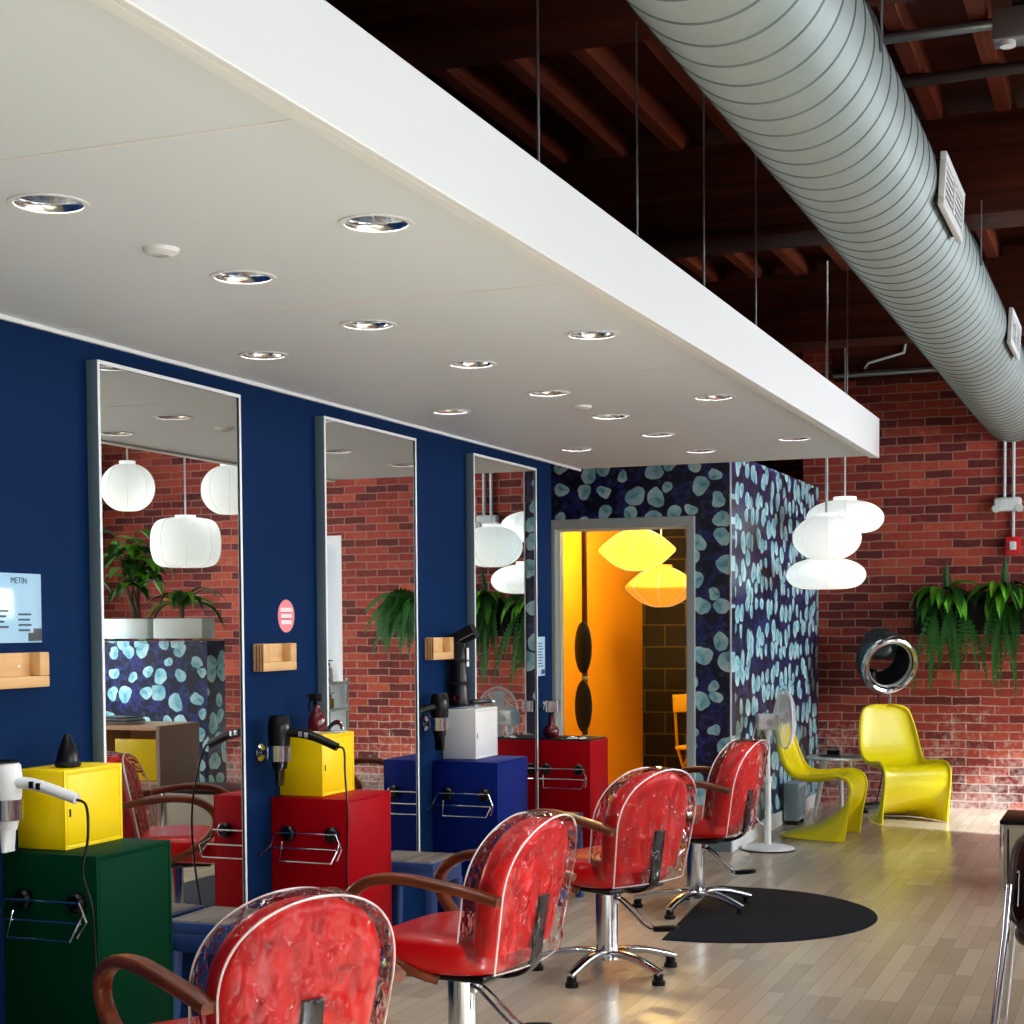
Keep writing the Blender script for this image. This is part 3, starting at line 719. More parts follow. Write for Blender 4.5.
# ------------------------------------------------------------------ salon chairs (local +Y = forward)
def back_hw(z, W=.228, z0=.47, zs=.64, zt=.865):
    if z <= zs: return W*(.9+.1*(z-z0)/(zs-z0))
    q = (z-zs)/(zt-zs); return W*max(0, 1-q**2.5)**.5
def back_y(x, z, k=.55):           # seat back leans and wraps round the sitter
    return -.2-.2*(z-.47)+k*x*x
def make_chair(label, loc, rz, low=0):
    t = thing('salon_chair', label, 'chair', loc, rz, 'red salon chairs')
    b = NB()
    def fs(p):
        p = p.copy(); p.z += -.02*(p.y/.24)**2*(1 if p.y > 0 else 0)+.012*(p.x/.25)**2; p.x *= 1+.06*p.y/.24; return p
    superell(b, (0, .035, .44), (.25, .245, .066), .42, .5, 48, 20, fs); obj('seat', b, M['redseat'], t)
    b = NB(); box(b, (-.17, -.17, .362), (.17, .2, .386), .01); box(b, (-.08, -.1, .345), (.08, .1, .364), .008); obj('seat_plate', b, M['black'], t)
    # back cushion
    b = NB(); nz, nx = 26, 18; z0, zt = .455, .856
    def surf(side):
        def f(u, v):
            z = z0+(zt-z0)*math.sin(u*PI/2); x = back_hw(z, .226, z0, .64, zt)*math.sin((v*2-1)*PI/2)
            hw = max(back_hw(z, .226, z0, .64, zt), 1e-4)
            th = .056*max(0, 1-abs(x/hw)**9)**.5*max(0, 1-((z-.65)/.215)**10)**.5 if hw > 1e-3 else 0
            return (x, back_y(x, z)+side*th, z)
        return f
    grid(b, surf(1), nz, nx); grid(b, surf(-1), nz, nx); bmesh.ops.remove_doubles(b, verts=b.verts, dist=.0006)
    bk = obj('backrest', b, M['red'], t, ang=60)
    # black bracket up the back
    b = NB(); sweep(b, catmull([(0, -.05, .365), (0, -.17, .362), (0, -.25, .4), (0, -.272, .5), (0, -.292, .62)], 5), rrect(.014, .058), up=(1, 0, 0)); obj('back_bracket', b, M['black'], t)
    # clear slip cover: two panels, a gusset and welt piping
    c0b, c0f, ct = .405, .47, .868
    def edge(z): return back_hw(z, .236, .405, .645, ct)
    seed = Vector((rz*3, loc[1], 0))
    def panel(side, zb):
        def f(u, v):
            z = zb+(ct-zb)*math.sin(u*PI/2); s = v*2-1; x = edge(z)*math.sin(s*PI/2)
            m = max(0, 1-abs(s)**4)*max(0, 1-u**6)
            n = noise.noise(Vector((x*13, z*3.2+side*5, 0))+seed)*.5+noise.noise(Vector((x*30, z*9, side*3))+seed)*.5
            rg = max(0, 1-abs(noise.noise(Vector((x*11+z*4, z*5-x*3, side*7))+seed))*3.2)**2+.7*max(0, 1-abs(noise.noise(Vector((x*24-z*9, z*8+x*6, side*2))+seed*2))*3)**2
            y = back_y(x, z)+side*(.066+.008*m)+side*.016*n*m+side*.011*rg*m
            return (x*1.0, y, z)
        return f
    b = NB(); grid(b, panel(-1, c0b), 72, 72); grid(b, panel(1, c0f), 40, 40)
    def rim(side, zb, n=40):
        L = []
        for k in range(n+1):
            z = zb+(ct-zb)*math.sin(k/n*PI/2); L.append((edge(z), z))
        pts = [(-x, z) for x, z in L]+[(x, z) for x, z in L[::-1][1:]]
        return [Vector((x, back_y(x, z)+side*.068, z)) for x, z in pts]
    r0, r1 = rim(-1, c0b), rim(1, c0f)
    def gus(u, v):
        i = min(int(u*(len(r0)-1)+.5), len(r0)-1); p = r0[i].lerp(r1[i], v); q = math.sin(v*PI)
        n = noise.noise(Vector((p.x*16, v*4, p.z*16))+seed); c = Vector((0, p.y, .6)); return p+(p-c).normalized()*(.006*q+.008*n*q)
    grid(b, gus, len(r0)-1, 8)
    cv = obj('slip_cover', b, M['clear'], t, ang=80)
    b = NB(); tube(b, r0, .0032, 6); tube(b, r1, .0028, 6)
    tube(b, [Vector((x*back_hw(c0b, .236, .405, .645, ct), back_y(x*.236, c0b)-.068, c0b)) for x in [-1+k/8 for k in range(17)]], .0026, 6)
    obj('welt_piping', b, M['welt'], cv)
    # looped wooden arms
    for s in (-1, 1):
        pts = catmull([(s*.25, -.268, .634), (s*.258, -.2, .65), (s*.27, -.09, .67), (s*.278, .04, .686), (s*.282, .15, .676), (s*.282, .225, .63), (s*.278, .24, .57), (s*.27, .2, .505), (s*.255, .12, .445), (s*.235, .03, .4), (s*.2, -.03, .374)], 7)
        b = NB(); sweep(b, pts, lambda q: rrect(.028+.006*math.sin(q*PI), .05-.008*q, .35, 3), up=(1, 0, 0)); a = obj('armrest', b, M['armwood'], t)
        b = NB(); cyl(b, (s*.256, -.235, .629), (s*.256, -.235, .624), .009, n=10)
        for yy, zz in ((.06, .4), (-.0, .372)): cyl(b, (s*.22, yy, zz-.004), (s*.22, yy, zz+.002), .008, n=10)
        obj('bolt_cap', b, M['black'], a)
    b = NB(); lathe(b, [(0, .062), (.052, .062), (.052, .09), (.046, .096), (.046, .35), (0, .35)], 40); obj('column', b, M['chrome'], t)
    def spin(q): bmesh.ops.rotate(q, verts=q.verts, cent=(0, 0, 0), matrix=Matrix.Rotation(math.radians(80)-rz, 3, 'Z'))
    # foot-pump lever: two rods and a black pad, pointing behind the chair
    b = NB()
    for s in (-1, 1): tube(b, catmull([(s*.014, -.03, .315), (s*.018, -.07, .312), (s*.02, -.15, .25), (s*.02, -.2, .212), (s*.018, -.23, .206)], 5), .0055, 8)
    box(b, (-.02, -.06, .295), (.02, -.035, .34), .004); spin(b); lv = obj('pump_lever', b, M['chrome'], t)
    b = NB(); superell(b, (0, -.27, .212), (.03, .055, .012), .5, .7, 24, 10, lambda p: Vector((p.x, p.y, p.z-.25*p.y*0.5))); spin(b); obj('pedal', b, M['rubber'], lv)
    for k in range(5):
        a = math.radians(-100+72*k)-rz; ca, sa = math.cos(a), math.sin(a)
        pts = [Vector((ca*r, sa*r, z)) for r, z in ((.02, .085), (.09, .092), (.17, .085), (.25, .066), (.315, .047))]
        b = NB(); sweep(b, catmull(pts, 5), lambda q: rrect(.05-.014*q, .03-.004*q, .4, 4), up=(0, 0, 1)); lg = obj('leg', b, M['chrome'], t)
        b = NB(); cyl(b, (ca*.298, sa*.298, 0), (ca*.298, sa*.298, .018), .027, n=20); cyl(b, (ca*.298, sa*.298, .018), (ca*.298, sa*.298, .045), .02, n=16); obj('glide_foot', b, M['rubber'], lg)
    for o in t.children:
        if not o.name.startswith('leg'): o.location.z -= low
    return t
R = math.radians
make_chair('red salon chair nearest the camera, its plastic-covered back filling the bottom edge', (-2.035, 3.38, 0), R(60), .033)
make_chair('red salon chair with plastic-covered back facing the middle mirror, beside the blue stool', (-2.0, 4.6, 0), R(84))
make_chair('red salon chair turned aslant on bare floor, orange light on its seat', (-2.07, 6.27, 0), R(66))
make_chair('red salon chair farthest away, standing on the rounded black mat', (-2.11, 7.83, .0), R(86))

# rounded anti-fatigue mat
b = NB(); cx, cy = -1.96, 7.77
def matpts(r):
    o = [(-2.05+(.76-r), cy-r), (cx+.02, cy-r)]
    o += [(cx+r*math.cos(a), cy+r*math.sin(a)) for a in [-PI/2+PI*k/32 for k in range(1, 32)]]
    return o+[(cx+.02, cy+r), (-2.19+(.76-r), cy+r)]
A = [[b.verts.new((x, y, z)) for x, y in matpts(r)] for r, z in ((.76, .0005), (.76, .004), (.72, .016))]
for q0, q1 in zip(A, A[1:]):
    for k in range(len(q0)): b.faces.new((q0[k], q0[(k+1) % len(q0)], q1[(k+1) % len(q0)], q1[k]))
b.faces.new(A[-1]); b.faces.new(A[0][::-1])
tag(obj('floor_mat', b, M['matte'], ang=60), 'black rounded anti-fatigue mat under the farthest red chair', 'mat')

# ------------------------------------------------------------------ wall pieces of the stations
def tray(y0, y1, z, label):
    t = thing('wall_tray', label, 'tray', (XW, (y0+y1)/2, z), 0, 'plywood trays on the navy wall'); w = (y1-y0)/2; h = .053; iw, iz0 = w-.045, -.018
    b = NB()
    def fr(x0, x1, m):
        box(b, (x0, -w, -h), (x1, w, iz0), .004); box(b, (x0, -w, iz0), (x1, -iw, h), .004); box(b, (x0, iw, iz0), (x1, w, h), .004)
    fr(.001, .05, 0); box(b, (.001, -iw, iz0), (.012, iw, h-.001)); obj('tray_body', b, M['ply'], t)
    b = NB(); 
    for x in (.016, .028, .04): box(b, (x, -w-.0008, -h+.004), (x+.004, -w+.0005, h-.004))
    obj('ply_edges', b, M['armwood'], t)
    b = NB()
    for y in (-iw*.5, iw*.5): cyl(b, (.012, y, .012), (.0135, y, .012), .004, n=10)
    obj('screw_head', b, M['brushed'], t)
tray(3.72, 4.024, 1.323, 'plywood wall tray under the pale blue notice')
tray(5.302, 5.556, 1.33, 'plywood wall tray under the pink round sticker')
tray(6.864, 7.1, 1.338, 'plywood wall tray behind the black styling tool')

t = thing('round_sticker', 'round pink sticker with white lettering bars on the navy wall', 'sticker', (XW+.0005, 5.561, 1.49), 0)
b = NB(); cyl(b, (0, 0, 0), (0.0012, 0, 0), .065, n=48); obj('disc', b, M['pink'], t)
def text_mesh(name, body, size, mat, parent, loc):
    cu = bpy.data.curves.new(name, 'FONT'); cu.body = body; cu.size = size; cu.align_x = 'CENTER'; cu.align_y = 'CENTER'; cu.extrude = .0004
    o = bpy.data.objects.new('t', cu); COL.objects.link(o); dg = bpy.context.evaluated_depsgraph_get()
    me = bpy.data.meshes.new_from_object(o.evaluated_get(dg)); bpy.data.objects.remove(o)
    me.materials.clear(); me.materials.append(mat); p = bpy.data.objects.new(name, me); link(p, parent)
    p.location = loc; p.rotation_euler = (PI/2, 0, PI/2); return p
b = NB()
for z, w in ((.024, .046), (0, .042), (-.024, .04)): box(b, (.0012, -w, z-.0085), (.002, w, z+.0085), .0003)
obj('lettering_bars', b, M['stickerwhite'], t)
b = NB()
for z, w in ((.012, .042), (-.012, .038)): box(b, (.0012, -w, z-.002), (.0018, w, z+.002))
obj('lettering', b, M['alarm'], t)

t = thing('notice_sign', 'glossy pale blue notice panel above the nearest plywood tray', 'notice', (XW+.001, 3.92, 1.51), 0)
b = NB(); box(b, (0, -.125, -.105), (.006, .125, .105), .002); obj('panel', b, P('notice_gloss', (170, 214, 240), .12, coat=.6), t)
b = NB()
for k in range(4):
    box(b, (.006, .015, -.022-.016*k), (.0066, .075-.006*(k % 2), -.016-.016*k))
obj('lettering', b, M['paperink'], t); b = NB()
for k in range(4):
    box(b, (.006, -.1, -.012-.016*k), (.0066, -.03-.01*(k % 3), -.006-.016*k))
obj('lettering', b, M['paperink'], t)
text_mesh('header', 'METIN', .026, M['paperink'], t, (.0064, .02, .082))
b = NB(); box(b, (.006, .085, -.1), (.007, .122, -.062)); box(b, (.006, .06, -.1), (.0068, .085, -.075)); obj('corner_print', b, M['black'], t)
t = thing('notice_sign', 'narrow pale paper notice on the navy wall beside the doorway', 'notice', (XW+.001, 8.425, 1.27), 0)
b = NB(); box(b, (0, -.06, -.11), (.002, .06, .11)); obj('sheet', b, M['paper'], t)
b = NB()
for k in range(9): box(b, (.002, -.05, .07-.016*k), (.0024, .03+.01*(k % 3)-.02, .076-.016*k))
obj('lettering', b, M['paperink'], t)
b = NB(); box(b, (.002, .0, -.1), (.0025, .055, -.075)); obj('corner_print', b, M['paperink'], t)

# hair dryers, each hanging in a chrome ring on a wall arm
def holder(label, loc, ln=.1):
    t = thing('dryer_holder', label, 'holder', loc, 0, 'chrome ring dryer holders')
    b = NB(); lathe(b, [(0, 0), (.034, 0), (.034, .006), (.012, .012), (.012, ln-.045)], 24, ax='x'); obj('wall_arm', b, M['chrome'], t)
    b = NB(); lathe(b, [(.046, -.03), (.048, -.03), (.048, .03), (.046, .03), (.046, -.03)], 40, (ln+.002, 0, 0)); obj('ring', b, M['chrome'], t)
    return t
def dryer(label, loc, rz, mat, nozzle, cordpts, hd=(.23, -.02)):
    """barrel stands nose-down in the ring; the handle points along local +X"""
    t = thing('hair_dryer', label, 'hair dryer', loc, rz, 'hair dryers at the stations')
    b = NB(); lathe(b, [(0, .118), (.03, .116), (.041, .104), (.045, .07), (.043, .02), (.036, -.03), (.03, -.075), (.027, -.085), (.024, -.085), (.022, -.06), (0, -.06)], 32); obj('barrel', b, M[mat], t)
    b = NB(); lathe(b, [(.03, .1165), (.036, .1165), (.0385, .112), (.03, .114), (.03, .1165)], 28)
    for k in range(5): box(b, (-.028, -.024+.012*k-.0015, .1155), (.028, -.024+.012*k+.0015, .119))
    obj('air_inlet', b, M['black'], t)
    b = NB(); sweep(b, catmull([(.03, 0, .055), (.09, 0, .05), (.15, 0, .035), hd[:1]+(0,)+(hd[1]+.03,)], 5), lambda q: circ(.021-.003*q, 14, .018-.002*q), up=(0, 0, 1)); h = obj('handle', b, M[mat], t)
    b = NB(); box(b, (.085, -.022, .04), (.1, -.014, .06), .002); box(b, (.108, -.022, .036), (.122, -.014, .056), .002); obj('switch', b, M['black'] if mat != 'black' else M['brushed'], h)
    b = NB()
    if nozzle: sweep(b, [(0, 0, -.07), (0, 0, -.085), (0, 0, -.15)], lambda q: rrect(.056-.0*q, .05-.034*q, .45, 4)); obj('nozzle', b, M[mat], t)
    else: b.free()
    b = NB(); tube(b, catmull([Vector((hd[0]-.005, 0, hd[1]+.03))]+[Vector(p) for p in cordpts], 6), .0042, 8); obj('cord', b, M['black'], t)
    return t
holder('chrome ring holder gripping the white hair dryer', (XW, 3.79, .92), .068)
dryer('white hair dryer hanging in the ring beside the first yellow box', (XW+.07, 3.79, .945), R(6), 'fanw', True, [(.26, 0, -.01), (.275, -.02, -.1), (.262, -.03, -.2), (.29, -.03, -.3), (.3, -.03, -.5), (.29, 0, -.75), (.22, .02, -.88)])
holder('chrome ring holder gripping the black hair dryer beside the second yellow box', (XW, 5.345, .965), .085)
dryer('black hair dryer hanging beside the second yellow box', (XW+.087, 5.345, .99), R(8), 'black', True, [(.26, 0, -.01), (.275, -.03, -.1), (.29, -.05, -.25), (.285, -.05, -.45), (.27, 0, -.75), (.2, .02, -.96)], (.235, -.03))
holder('chrome ring holder gripping the black dryer in front of the white box', (XW, 6.86, .985), .075)
dryer('black hair dryer hanging nose-down in front of the white box', (XW+.077, 6.86, 1.01), R(-112), 'black', True, [(.22, 0, -.03), (.225, 0, -.1), (.22, 0, -.18)], (.2, -.01))
t = holder('empty chrome ring holder on the wall end over the far red cabinet', (XW, 8.32, .995), .1)

# things standing on the boxes and cabinets
t = thing('diffuser_nozzle', 'black cone-shaped dryer nozzle standing on the first yellow box', 'nozzle', (-3.06, 4.03, 1.025))
b = NB(); lathe(b, [(0, 0), (.036, 0), (.036, .02), (.03, .045), (.016, .085), (.008, .1), (0, .1)], 28); obj('cone', b, M['black'], t)
b = NB(); lathe(b, [(.036, .001), (.039, .004), (.039, .014), (.036, .018)], 28); obj('collar', b, M['rubber'], t)
t = thing('spray_bottle', 'dark red spray bottle with black trigger on the second yellow box', 'bottle', (-3.075, 5.64, 1.025), R(200))
b = NB(); lathe(b, [(0, 0), (.034, 0), (.037, .01), (.037, .05), (.028, .075), (.013, .095), (.013, .108), (0, .108)], 28); obj('bottle', b, M['maroon'], t)
b = NB(); cyl(b, (0, 0, .108), (0, 0, .125), .014); box(b, (-.022, -.009, .125), (.03, .009, .155), .006); cyl(b, (.03, 0, .145), (.042, 0, .145), .006); sweep(b, [(.02, 0, .128), (.03, 0, .11), (.028, 0, .085)], rrect(.008, .01)); obj('trigger_head', b, M['black'], t)
t = thing('scissors', 'steel scissors lying open on the second yellow box', 'scissors', (-3.03, 5.58, 1.0255), R(35))
b = NB()
for s in (-1, 1): sweep(b, [(-.0, s*.004, .004), (.04, s*.012, .004), (.1, s*.022, .004)], lambda q: rrect(.011*(1-q*.8), .003)); 
obj('blades', b, M['brushed'], t)
b = NB()
for s in (-1, 1):
    tube(b, [(-.0, -s*.002, .004), (-.045, -s*.014, .005)], .0035, 6); tube(b, [(-.06+.017*math.cos(a), -s*.022+.014*math.sin(a), .005) for a in [2*PI*k/14 for k in range(14)]], .0035, 6, True)
obj('finger_loops', b, M['brushed'], t)
t = thing('clip_stand', 'chrome clip with raised curved handle on the second yellow box', 'hair clip', (-3.02, 5.68, 1.0255), R(-30))
b = NB(); box(b, (-.05, -.014, 0), (.05, .014, .006), .002); obj('clip_base', b, M['brushed'], t)
b = NB(); sweep(b, catmull([(-.045, 0, .008), (-.01, 0, .03), (.03, 0, .04), (.055, 0, .028), (.06, 0, .012)], 5), rrect(.02, .005), up=(0, 1, 0)); obj('clip_handle', b, M['chrome'], t)

t = thing('styling_tool', 'tall black styling tool with a slanted head standing on the white box', 'styling tool', (-3.108, 7.14, CH+.2575), R(0))
b = NB(); lathe(b, [(0, 0), (.05, 0), (.052, .012), (.046, .05), (.044, .2), (.04, .3), (.034, .31), (0, .31)], 30); obj('stand_body', b, M['black'], t)
b = NB()
for z in (.1, .21): lathe(b, [(.045, z), (.05, z+.004), (.05, z+.014), (.045, z+.018)], 30); box(b, (-.07, -.012, z), (-.045, .012, z+.018), .003)
obj('clamp_band', b, M['rubber'], t)
b = NB(); sweep(b, [(-.05, 0, .3), (.0, 0, .325), (.085, 0, .365)], rrect(.07, .062, .25), up=(0, 1, 0)); hd_ = obj('slanted_head', b, M['rubber'], t)
b = NB(); sweep(b, [(.02, -.036, .318), (.09, -.036, .35)], rrect(.004, .018), up=(0, 1, 0)); obj('silver_strip', b, M['brushed'], hd_)
b = NB(); tube(b, [(.012+.016*math.cos(a), -.051, .04+.016*math.sin(a)) for a in [2*PI*k/20 for k in range(20)]], .0025, 6, True); obj('ring_mark', b, M['maroon'], t)
b = NB(); box(b, (.046, -.012, .19), (.049, .012, .28)); obj('pale_label', b, M['trimwhite'], t)
t = thing('hair_clipper', 'flat black clipper lying on the front of the white box', 'clipper', (-3.05, 7.27, CH+.2575), R(70))
b = NB(); superell(b, (0, 0, .014), (.075, .02, .0135), .5, .6, 24, 10); obj('clipper_body', b, M['black'], t)
b = NB(); box(b, (.07, -.016, .006), (.092, .016, .016), .002); obj('blade', b, M['brushed'], t)

t = thing('work_mat', 'thin black mat covering the top of the far red cabinet', 'mat', (XW+.17, 8.445, .8065))
b = NB(); box(b, (-.16, -.15, 0), (.16, .15, .008), .003); obj('mat_sheet', b, M['rubber'], t)
t = thing('tonic_bottle', 'round dark bottle with long neck on the far red cabinet', 'bottle', (-3.1, 8.41, .8155))
b = NB(); lathe(b, [(0, 0), (.03, 0), (.042, .014), (.046, .035), (.038, .058), (.018, .072), (.014, .12), (.016, .13), (0, .13)], 28); obj('glass_body', b, M['maroon'], t)
b = NB(); lathe(b, [(.017, .125), (.018, .17), (.012, .176), (0, .176)], 20); obj('cap', b, M['black'], t)
for i, (x, y, l) in enumerate(((-2.95, 8.3, 'small white curl clip lying on the black mat corner'), (-2.9, 8.33, 'larger white curl clip lying on the black mat edge'))):
    t = thing('hair_clip', l, 'hair clip', (x, y+.04, .815), R(30+50*i))
    b = NB(); box(b, (-.03-.008*i, -.007, 0), (.03+.008*i, .007, .006), .002); obj('clip_jaw', b, M['trimwhite'], t)
    b = NB(); tube(b, [(-.02, 0, .006), (0, 0, .012), (.03, 0, .008)], .003, 6); obj('spring', b, M['brushed'], t)
# ------------------------------------------------------------------ far end: moulded chairs, table, fan, hood dryer
def panton(label, loc, rz, first=None):
    if first: return dup(first, loc, rz, label)
    t = thing('moulded_chair', label, 'chair', loc, rz, 'yellow moulded plastic chairs')
    ctr = catmull([(-.285, .845), (-.268, .8), (-.235, .66), (-.195, .52), (-.14, .43), (-.04, .395), (.08, .405), (.18, .425), (.242, .40), (.262, .33), (.225, .24), (.12, .14), (-.04, .06), (-.2, .012), (-.245, 0)], 4)
    n = len(ctr)-1
    sid = catmull([(-.255, .845), (-.238, .8), (-.2, .66), (-.16, .53), (-.105, .455), (-.02, .435), (.09, .445), (.19, .45), (.265, .415), (.285, .34), (.272, .25), (.255, .16), (.245, .08), (.235, .02), (.232, 0)], 4)
    def wid(q):
        if q < .24: return .05+.185*(1-(1-q/.24)**2)**.5
        if q < .34: return .235-.012*(q-.24)/.1
        return .223+.03*min(1, (q-.34)/.2)
    def f(u, v):
        q = u*n; i = min(int(q), n-1); fr = q-i; c = ctr[i].lerp(ctr[i+1], fr); s = sid[i].lerp(sid[i+1], fr); k = v*2-1
        e = abs(k)**3 if u < .55 else abs(k)**2.2
        p = c.lerp(s, e); x = wid(u)*math.sin(k*PI/2*.98)/math.sin(PI/2*.98)
        return (x, p[0], p[1])
    b = NB(); grid(b, f, 72, 26)
    o = obj('shell', b, M['panton'], t, ang=180); solidify(o, .012, 1)
    b = NB()
    for v in (0, 1): tube(b, [f(k/90, v) for k in range(91)], .008, 8)
    tube(b, [f(0, k/20) for k in range(21)], .008, 8); obj('rolled_edge', b, M['panton'], t, ang=180)
    return t
p0 = panton('yellow moulded chair seen side-on beside the white fan', (-2.06, 10.78, .006), R(-92)); p0.scale.z = .975
panton('yellow moulded chair facing the room in front of the brick wall', (-1.66, 11.86, .006), R(-146), p0)

t = thing('side_table', 'low round white table between the two yellow chairs', 'table', (-2.145, 12.06, 0))
b = NB(); lathe(b, [(0, .418), (.2, .418), (.235, .425), (.24, .435), (.235, .442), (0, .442)], 56); obj('tabletop', b, M['tablewhite'], t)
for k in range(3):
    a = 2*PI*k/3-.5; b = NB(); sweep(b, [(.1*math.cos(a), .1*math.sin(a), .42), (.185*math.cos(a), .185*math.sin(a), 0)], lambda q: circ(.022-.006*q, 14)); obj('leg', b, M['tablewhite'], t)
for i, (x, y, z, r, mt, l) in enumerate(((-2.21, 12.02, .443, 20, 'magazine', 'dark magazine lying on the low white table'), (-2.05, 12.04, .443, -35, 'magazine2', 'pale magazine lying on the low white table'))):
    t = thing('magazine', l, 'magazine', (x, y, z), R(r)); b = NB(); box(b, (-.07, -.1, 0), (.07, .1, .006), .001); obj('cover', b, M[mt], t)
    b = NB(); box(b, (-.068, -.098, .0012), (.0712, .0985, .0048)); obj('pages', b, M['paper'], t)
t = thing('dark_caddy', 'small dark caddy standing on the low white table', 'caddy', (-2.2, 12.16, .443))
b = NB(); box(b, (-.045, -.03, 0), (.045, .03, .035), .004); obj('tub', b, M['black'], t)
b = NB(); tube(b, [(-.04, 0, .03), (-.03, 0, .06), (.03, 0, .06), (.04, 0, .03)], .004, 6); obj('handle', b, M['black'], t)
t = thing('floor_panel_heater', 'grey upright box against the wallpaper below the white table', 'heater', (-2.35, 11.45, 0))
b = NB(); box(b, (-.055, -.12, .03), (.055, .12, .3), .008); obj('heater_body', b, M['greybox'], t)
b = NB(); box(b, (.056, -.1, .06), (.06, .1, .27)); obj('front_panel', b, M['alu'], t)
b = NB(); box(b, (-.05, -.11, 0), (.05, -.07, .031), .004); obj('foot', b, M['black'], t)
b = NB(); box(b, (-.05, .07, 0), (.05, .11, .031), .004); obj('foot', b, M['black'], t)

# pedestal fan
t = thing('pedestal_fan', 'white pedestal fan on a round base in front of the wallpaper', 'fan', (-2.235, 10.06, 0), R(26))
b = NB(); lathe(b, [(0, .034), (.05, .036), (.12, .028), (.165, .016), (.172, .006), (.172, .002), (0, .002)], 56); obj('base', b, M['fanw'], t)
b = NB(); lathe(b, [(.1725, .0), (.174, .004), (.171, .01), (.165, .0)], 56); obj('base_rim', b, M['black'], t)
b = NB(); cyl(b, (0, 0, .03), (0, 0, .45), .021, .019); cyl(b, (0, 0, .45), (0, 0, .74), .0145); lathe(b, [(.021, .43), (.026, .435), (.026, .465), (.0145, .47)], 24); obj('pole', b, M['fanw'], t)
zf = .835
b = NB(); box(b, (-.075, -.045, zf-.065), (.07, .045, zf+.035), .018, 3); cyl(b, (0, 0, .73), (0, 0, zf-.05), .02); md_ = obj('motor_housing', b, M['fanw'], t)
b = NB(); cyl(b, (.0, -.047, zf-.02), (.0, -.042, zf-.02), .022); obj('speed_dial', b, M['brushed'], md_)
b = NB(); C = (.0, 0, zf)
for k in range(48):
    a = 2*PI*k/48; ca, sa = math.cos(a), math.sin(a)
    tube(b, [(x, r*ca, zf+r*sa) for r, x in ((.03, .055), (.1, .06), (.17, .085), (.188, .11), (.17, .135), (.1, .155), (.03, .162))], .0013, 4)
for r, x in ((.188, .11),): tube(b, [(x, r*math.cos(a), zf+r*math.sin(a)) for a in [2*PI*k/64 for k in range(64)]], .006, 8, True)
for r, x in ((.1, .156), (.1, .059), (.145, .144)): tube(b, [(x, r*math.cos(a), zf+r*math.sin(a)) for a in [2*PI*k/48 for k in range(48)]], .0016, 5, True)
obj('wire_guard', b, M['fanw'], t)
b = NB(); lathe(b, [(0, .168), (.03, .166), (.036, .158), (.03, .152), (0, .152)], 28, (0, 0, zf), 'x'); obj('guard_badge', b, M['fanw'], t)
b = NB(); cyl(b, (.07, 0, zf), (.135, 0, zf), .022)
for k in range(4):
    a0 = PI/2*k
    def bl(u, v):
        r = .02+.14*u; w = .9*math.sin(min(1, u*1.3+.25)*PI/2)*(1-.35*u); a = a0+(v-.5)*w*1.25; return (.105+.022*(v-.5)*2*(1-.4*u), r*math.cos(a), zf+r*math.sin(a))
    grid(b, bl, 8, 6)
obj('fan_blades', b, M['fanw'], t, ang=70)
obj('cord', tube(NB(), catmull([(-.075, 0, .81), (-.1, .0, .7), (-.12, -.02, .5), (-.125, -.03, .3), (-.06, -.02, .18), (-.02, 0, .16)], 6), .004, 6), M['fanw'], t)

# hooded dryer on a stand
t = thing('hood_dryer', 'hooded hair dryer with chrome ring on a stand by the brick wall', 'hood dryer', (-1.815, 12.42, 0), R(0))
b = NB(); cyl(b, (0, 0, .03), (0, 0, .45), .028); obj('stand_tube', b, M['hood'], t)
b = NB(); cyl(b, (0, 0, .45), (0, 0, .95), .014); lathe(b, [(.028, .44), (.033, .445), (.033, .49), (.014, .5)], 20); obj('chrome_pole', b, M['chrome'], t)
for k in range(5):
    a = 2*PI*k/5+.3; b = NB(); sweep(b, [(0, 0, .06), (.26*math.cos(a), .26*math.sin(a), .035)], lambda q: rrect(.05-.015*q, .03-.008*q)); lg = obj('leg', b, M['hood'], t)
    b = NB(); lathe(b, [(0, .0), (.02, .0), (.022, .018), (.012, .03), (0, .03)], 14, (.25*math.cos(a), .25*math.sin(a), 0)); obj('caster', b, M['black'], lg)
b = NB(); box(b, (-.12, -.05, .955), (.13, .05, .968), .004); obj('shelf_plate', b, M['chrome'], t)
# tilted bonnet: axis points toward the room and down a little
hx = Vector((.46, -.82, -.3)).normalized(); hc = Vector((-.03, -.02, 1.15))
rot = hx.to_track_quat('Z', 'Y').to_matrix().to_4x4(); rot.translation = hc
def hood(name, prof, mat, par, n=48, ell=(1.04, 1.08), mod=None):
    b = NB(); lathe(b, prof, n)
    for v in b.verts:
        v.co.x *= ell[0]; v.co.y *= ell[1]
    bmesh.ops.transform(b, matrix=rot, verts=b.verts); return obj(name, b, mat, par)
sh = hood('bonnet_shell', [(.2, .1), (.212, .08), (.214, .02), (.205, -.06), (.18, -.13), (.145, -.18), (.137, -.175), (.17, -.125), (.195, -.06), (.202, .02), (.198, .06)], M['hood'], t)
hood('chrome_ring', [(.172, .1), (.176, .116), (.19, .124), (.206, .118), (.218, .1), (.208, .09), (.178, .09), (.172, .1)], M['chrome'], sh)
hood('inner_ring', [(.162, .05), (.154, .085), (.162, .104), (.17, .085), (.172, .05), (.162, .05)], M['pipe'], sh)
hood('lining', [(.198, .06), (.192, -.058), (.167, -.122), (.14, -.165)], M['hoodin'], sh)
b = NB(); superell(b, (-.15, .03, 1.02), (.05, .06, .07), .5, .6, 24, 12); obj('control_box', b, M['black'], t)
b = NB(); superell(b, hc-hx*.1+Vector((-.01, .01, .1)), (.13, .12, .12), .8, .8, 32, 16); obj('bonnet_crown', b, M['hood'], t)
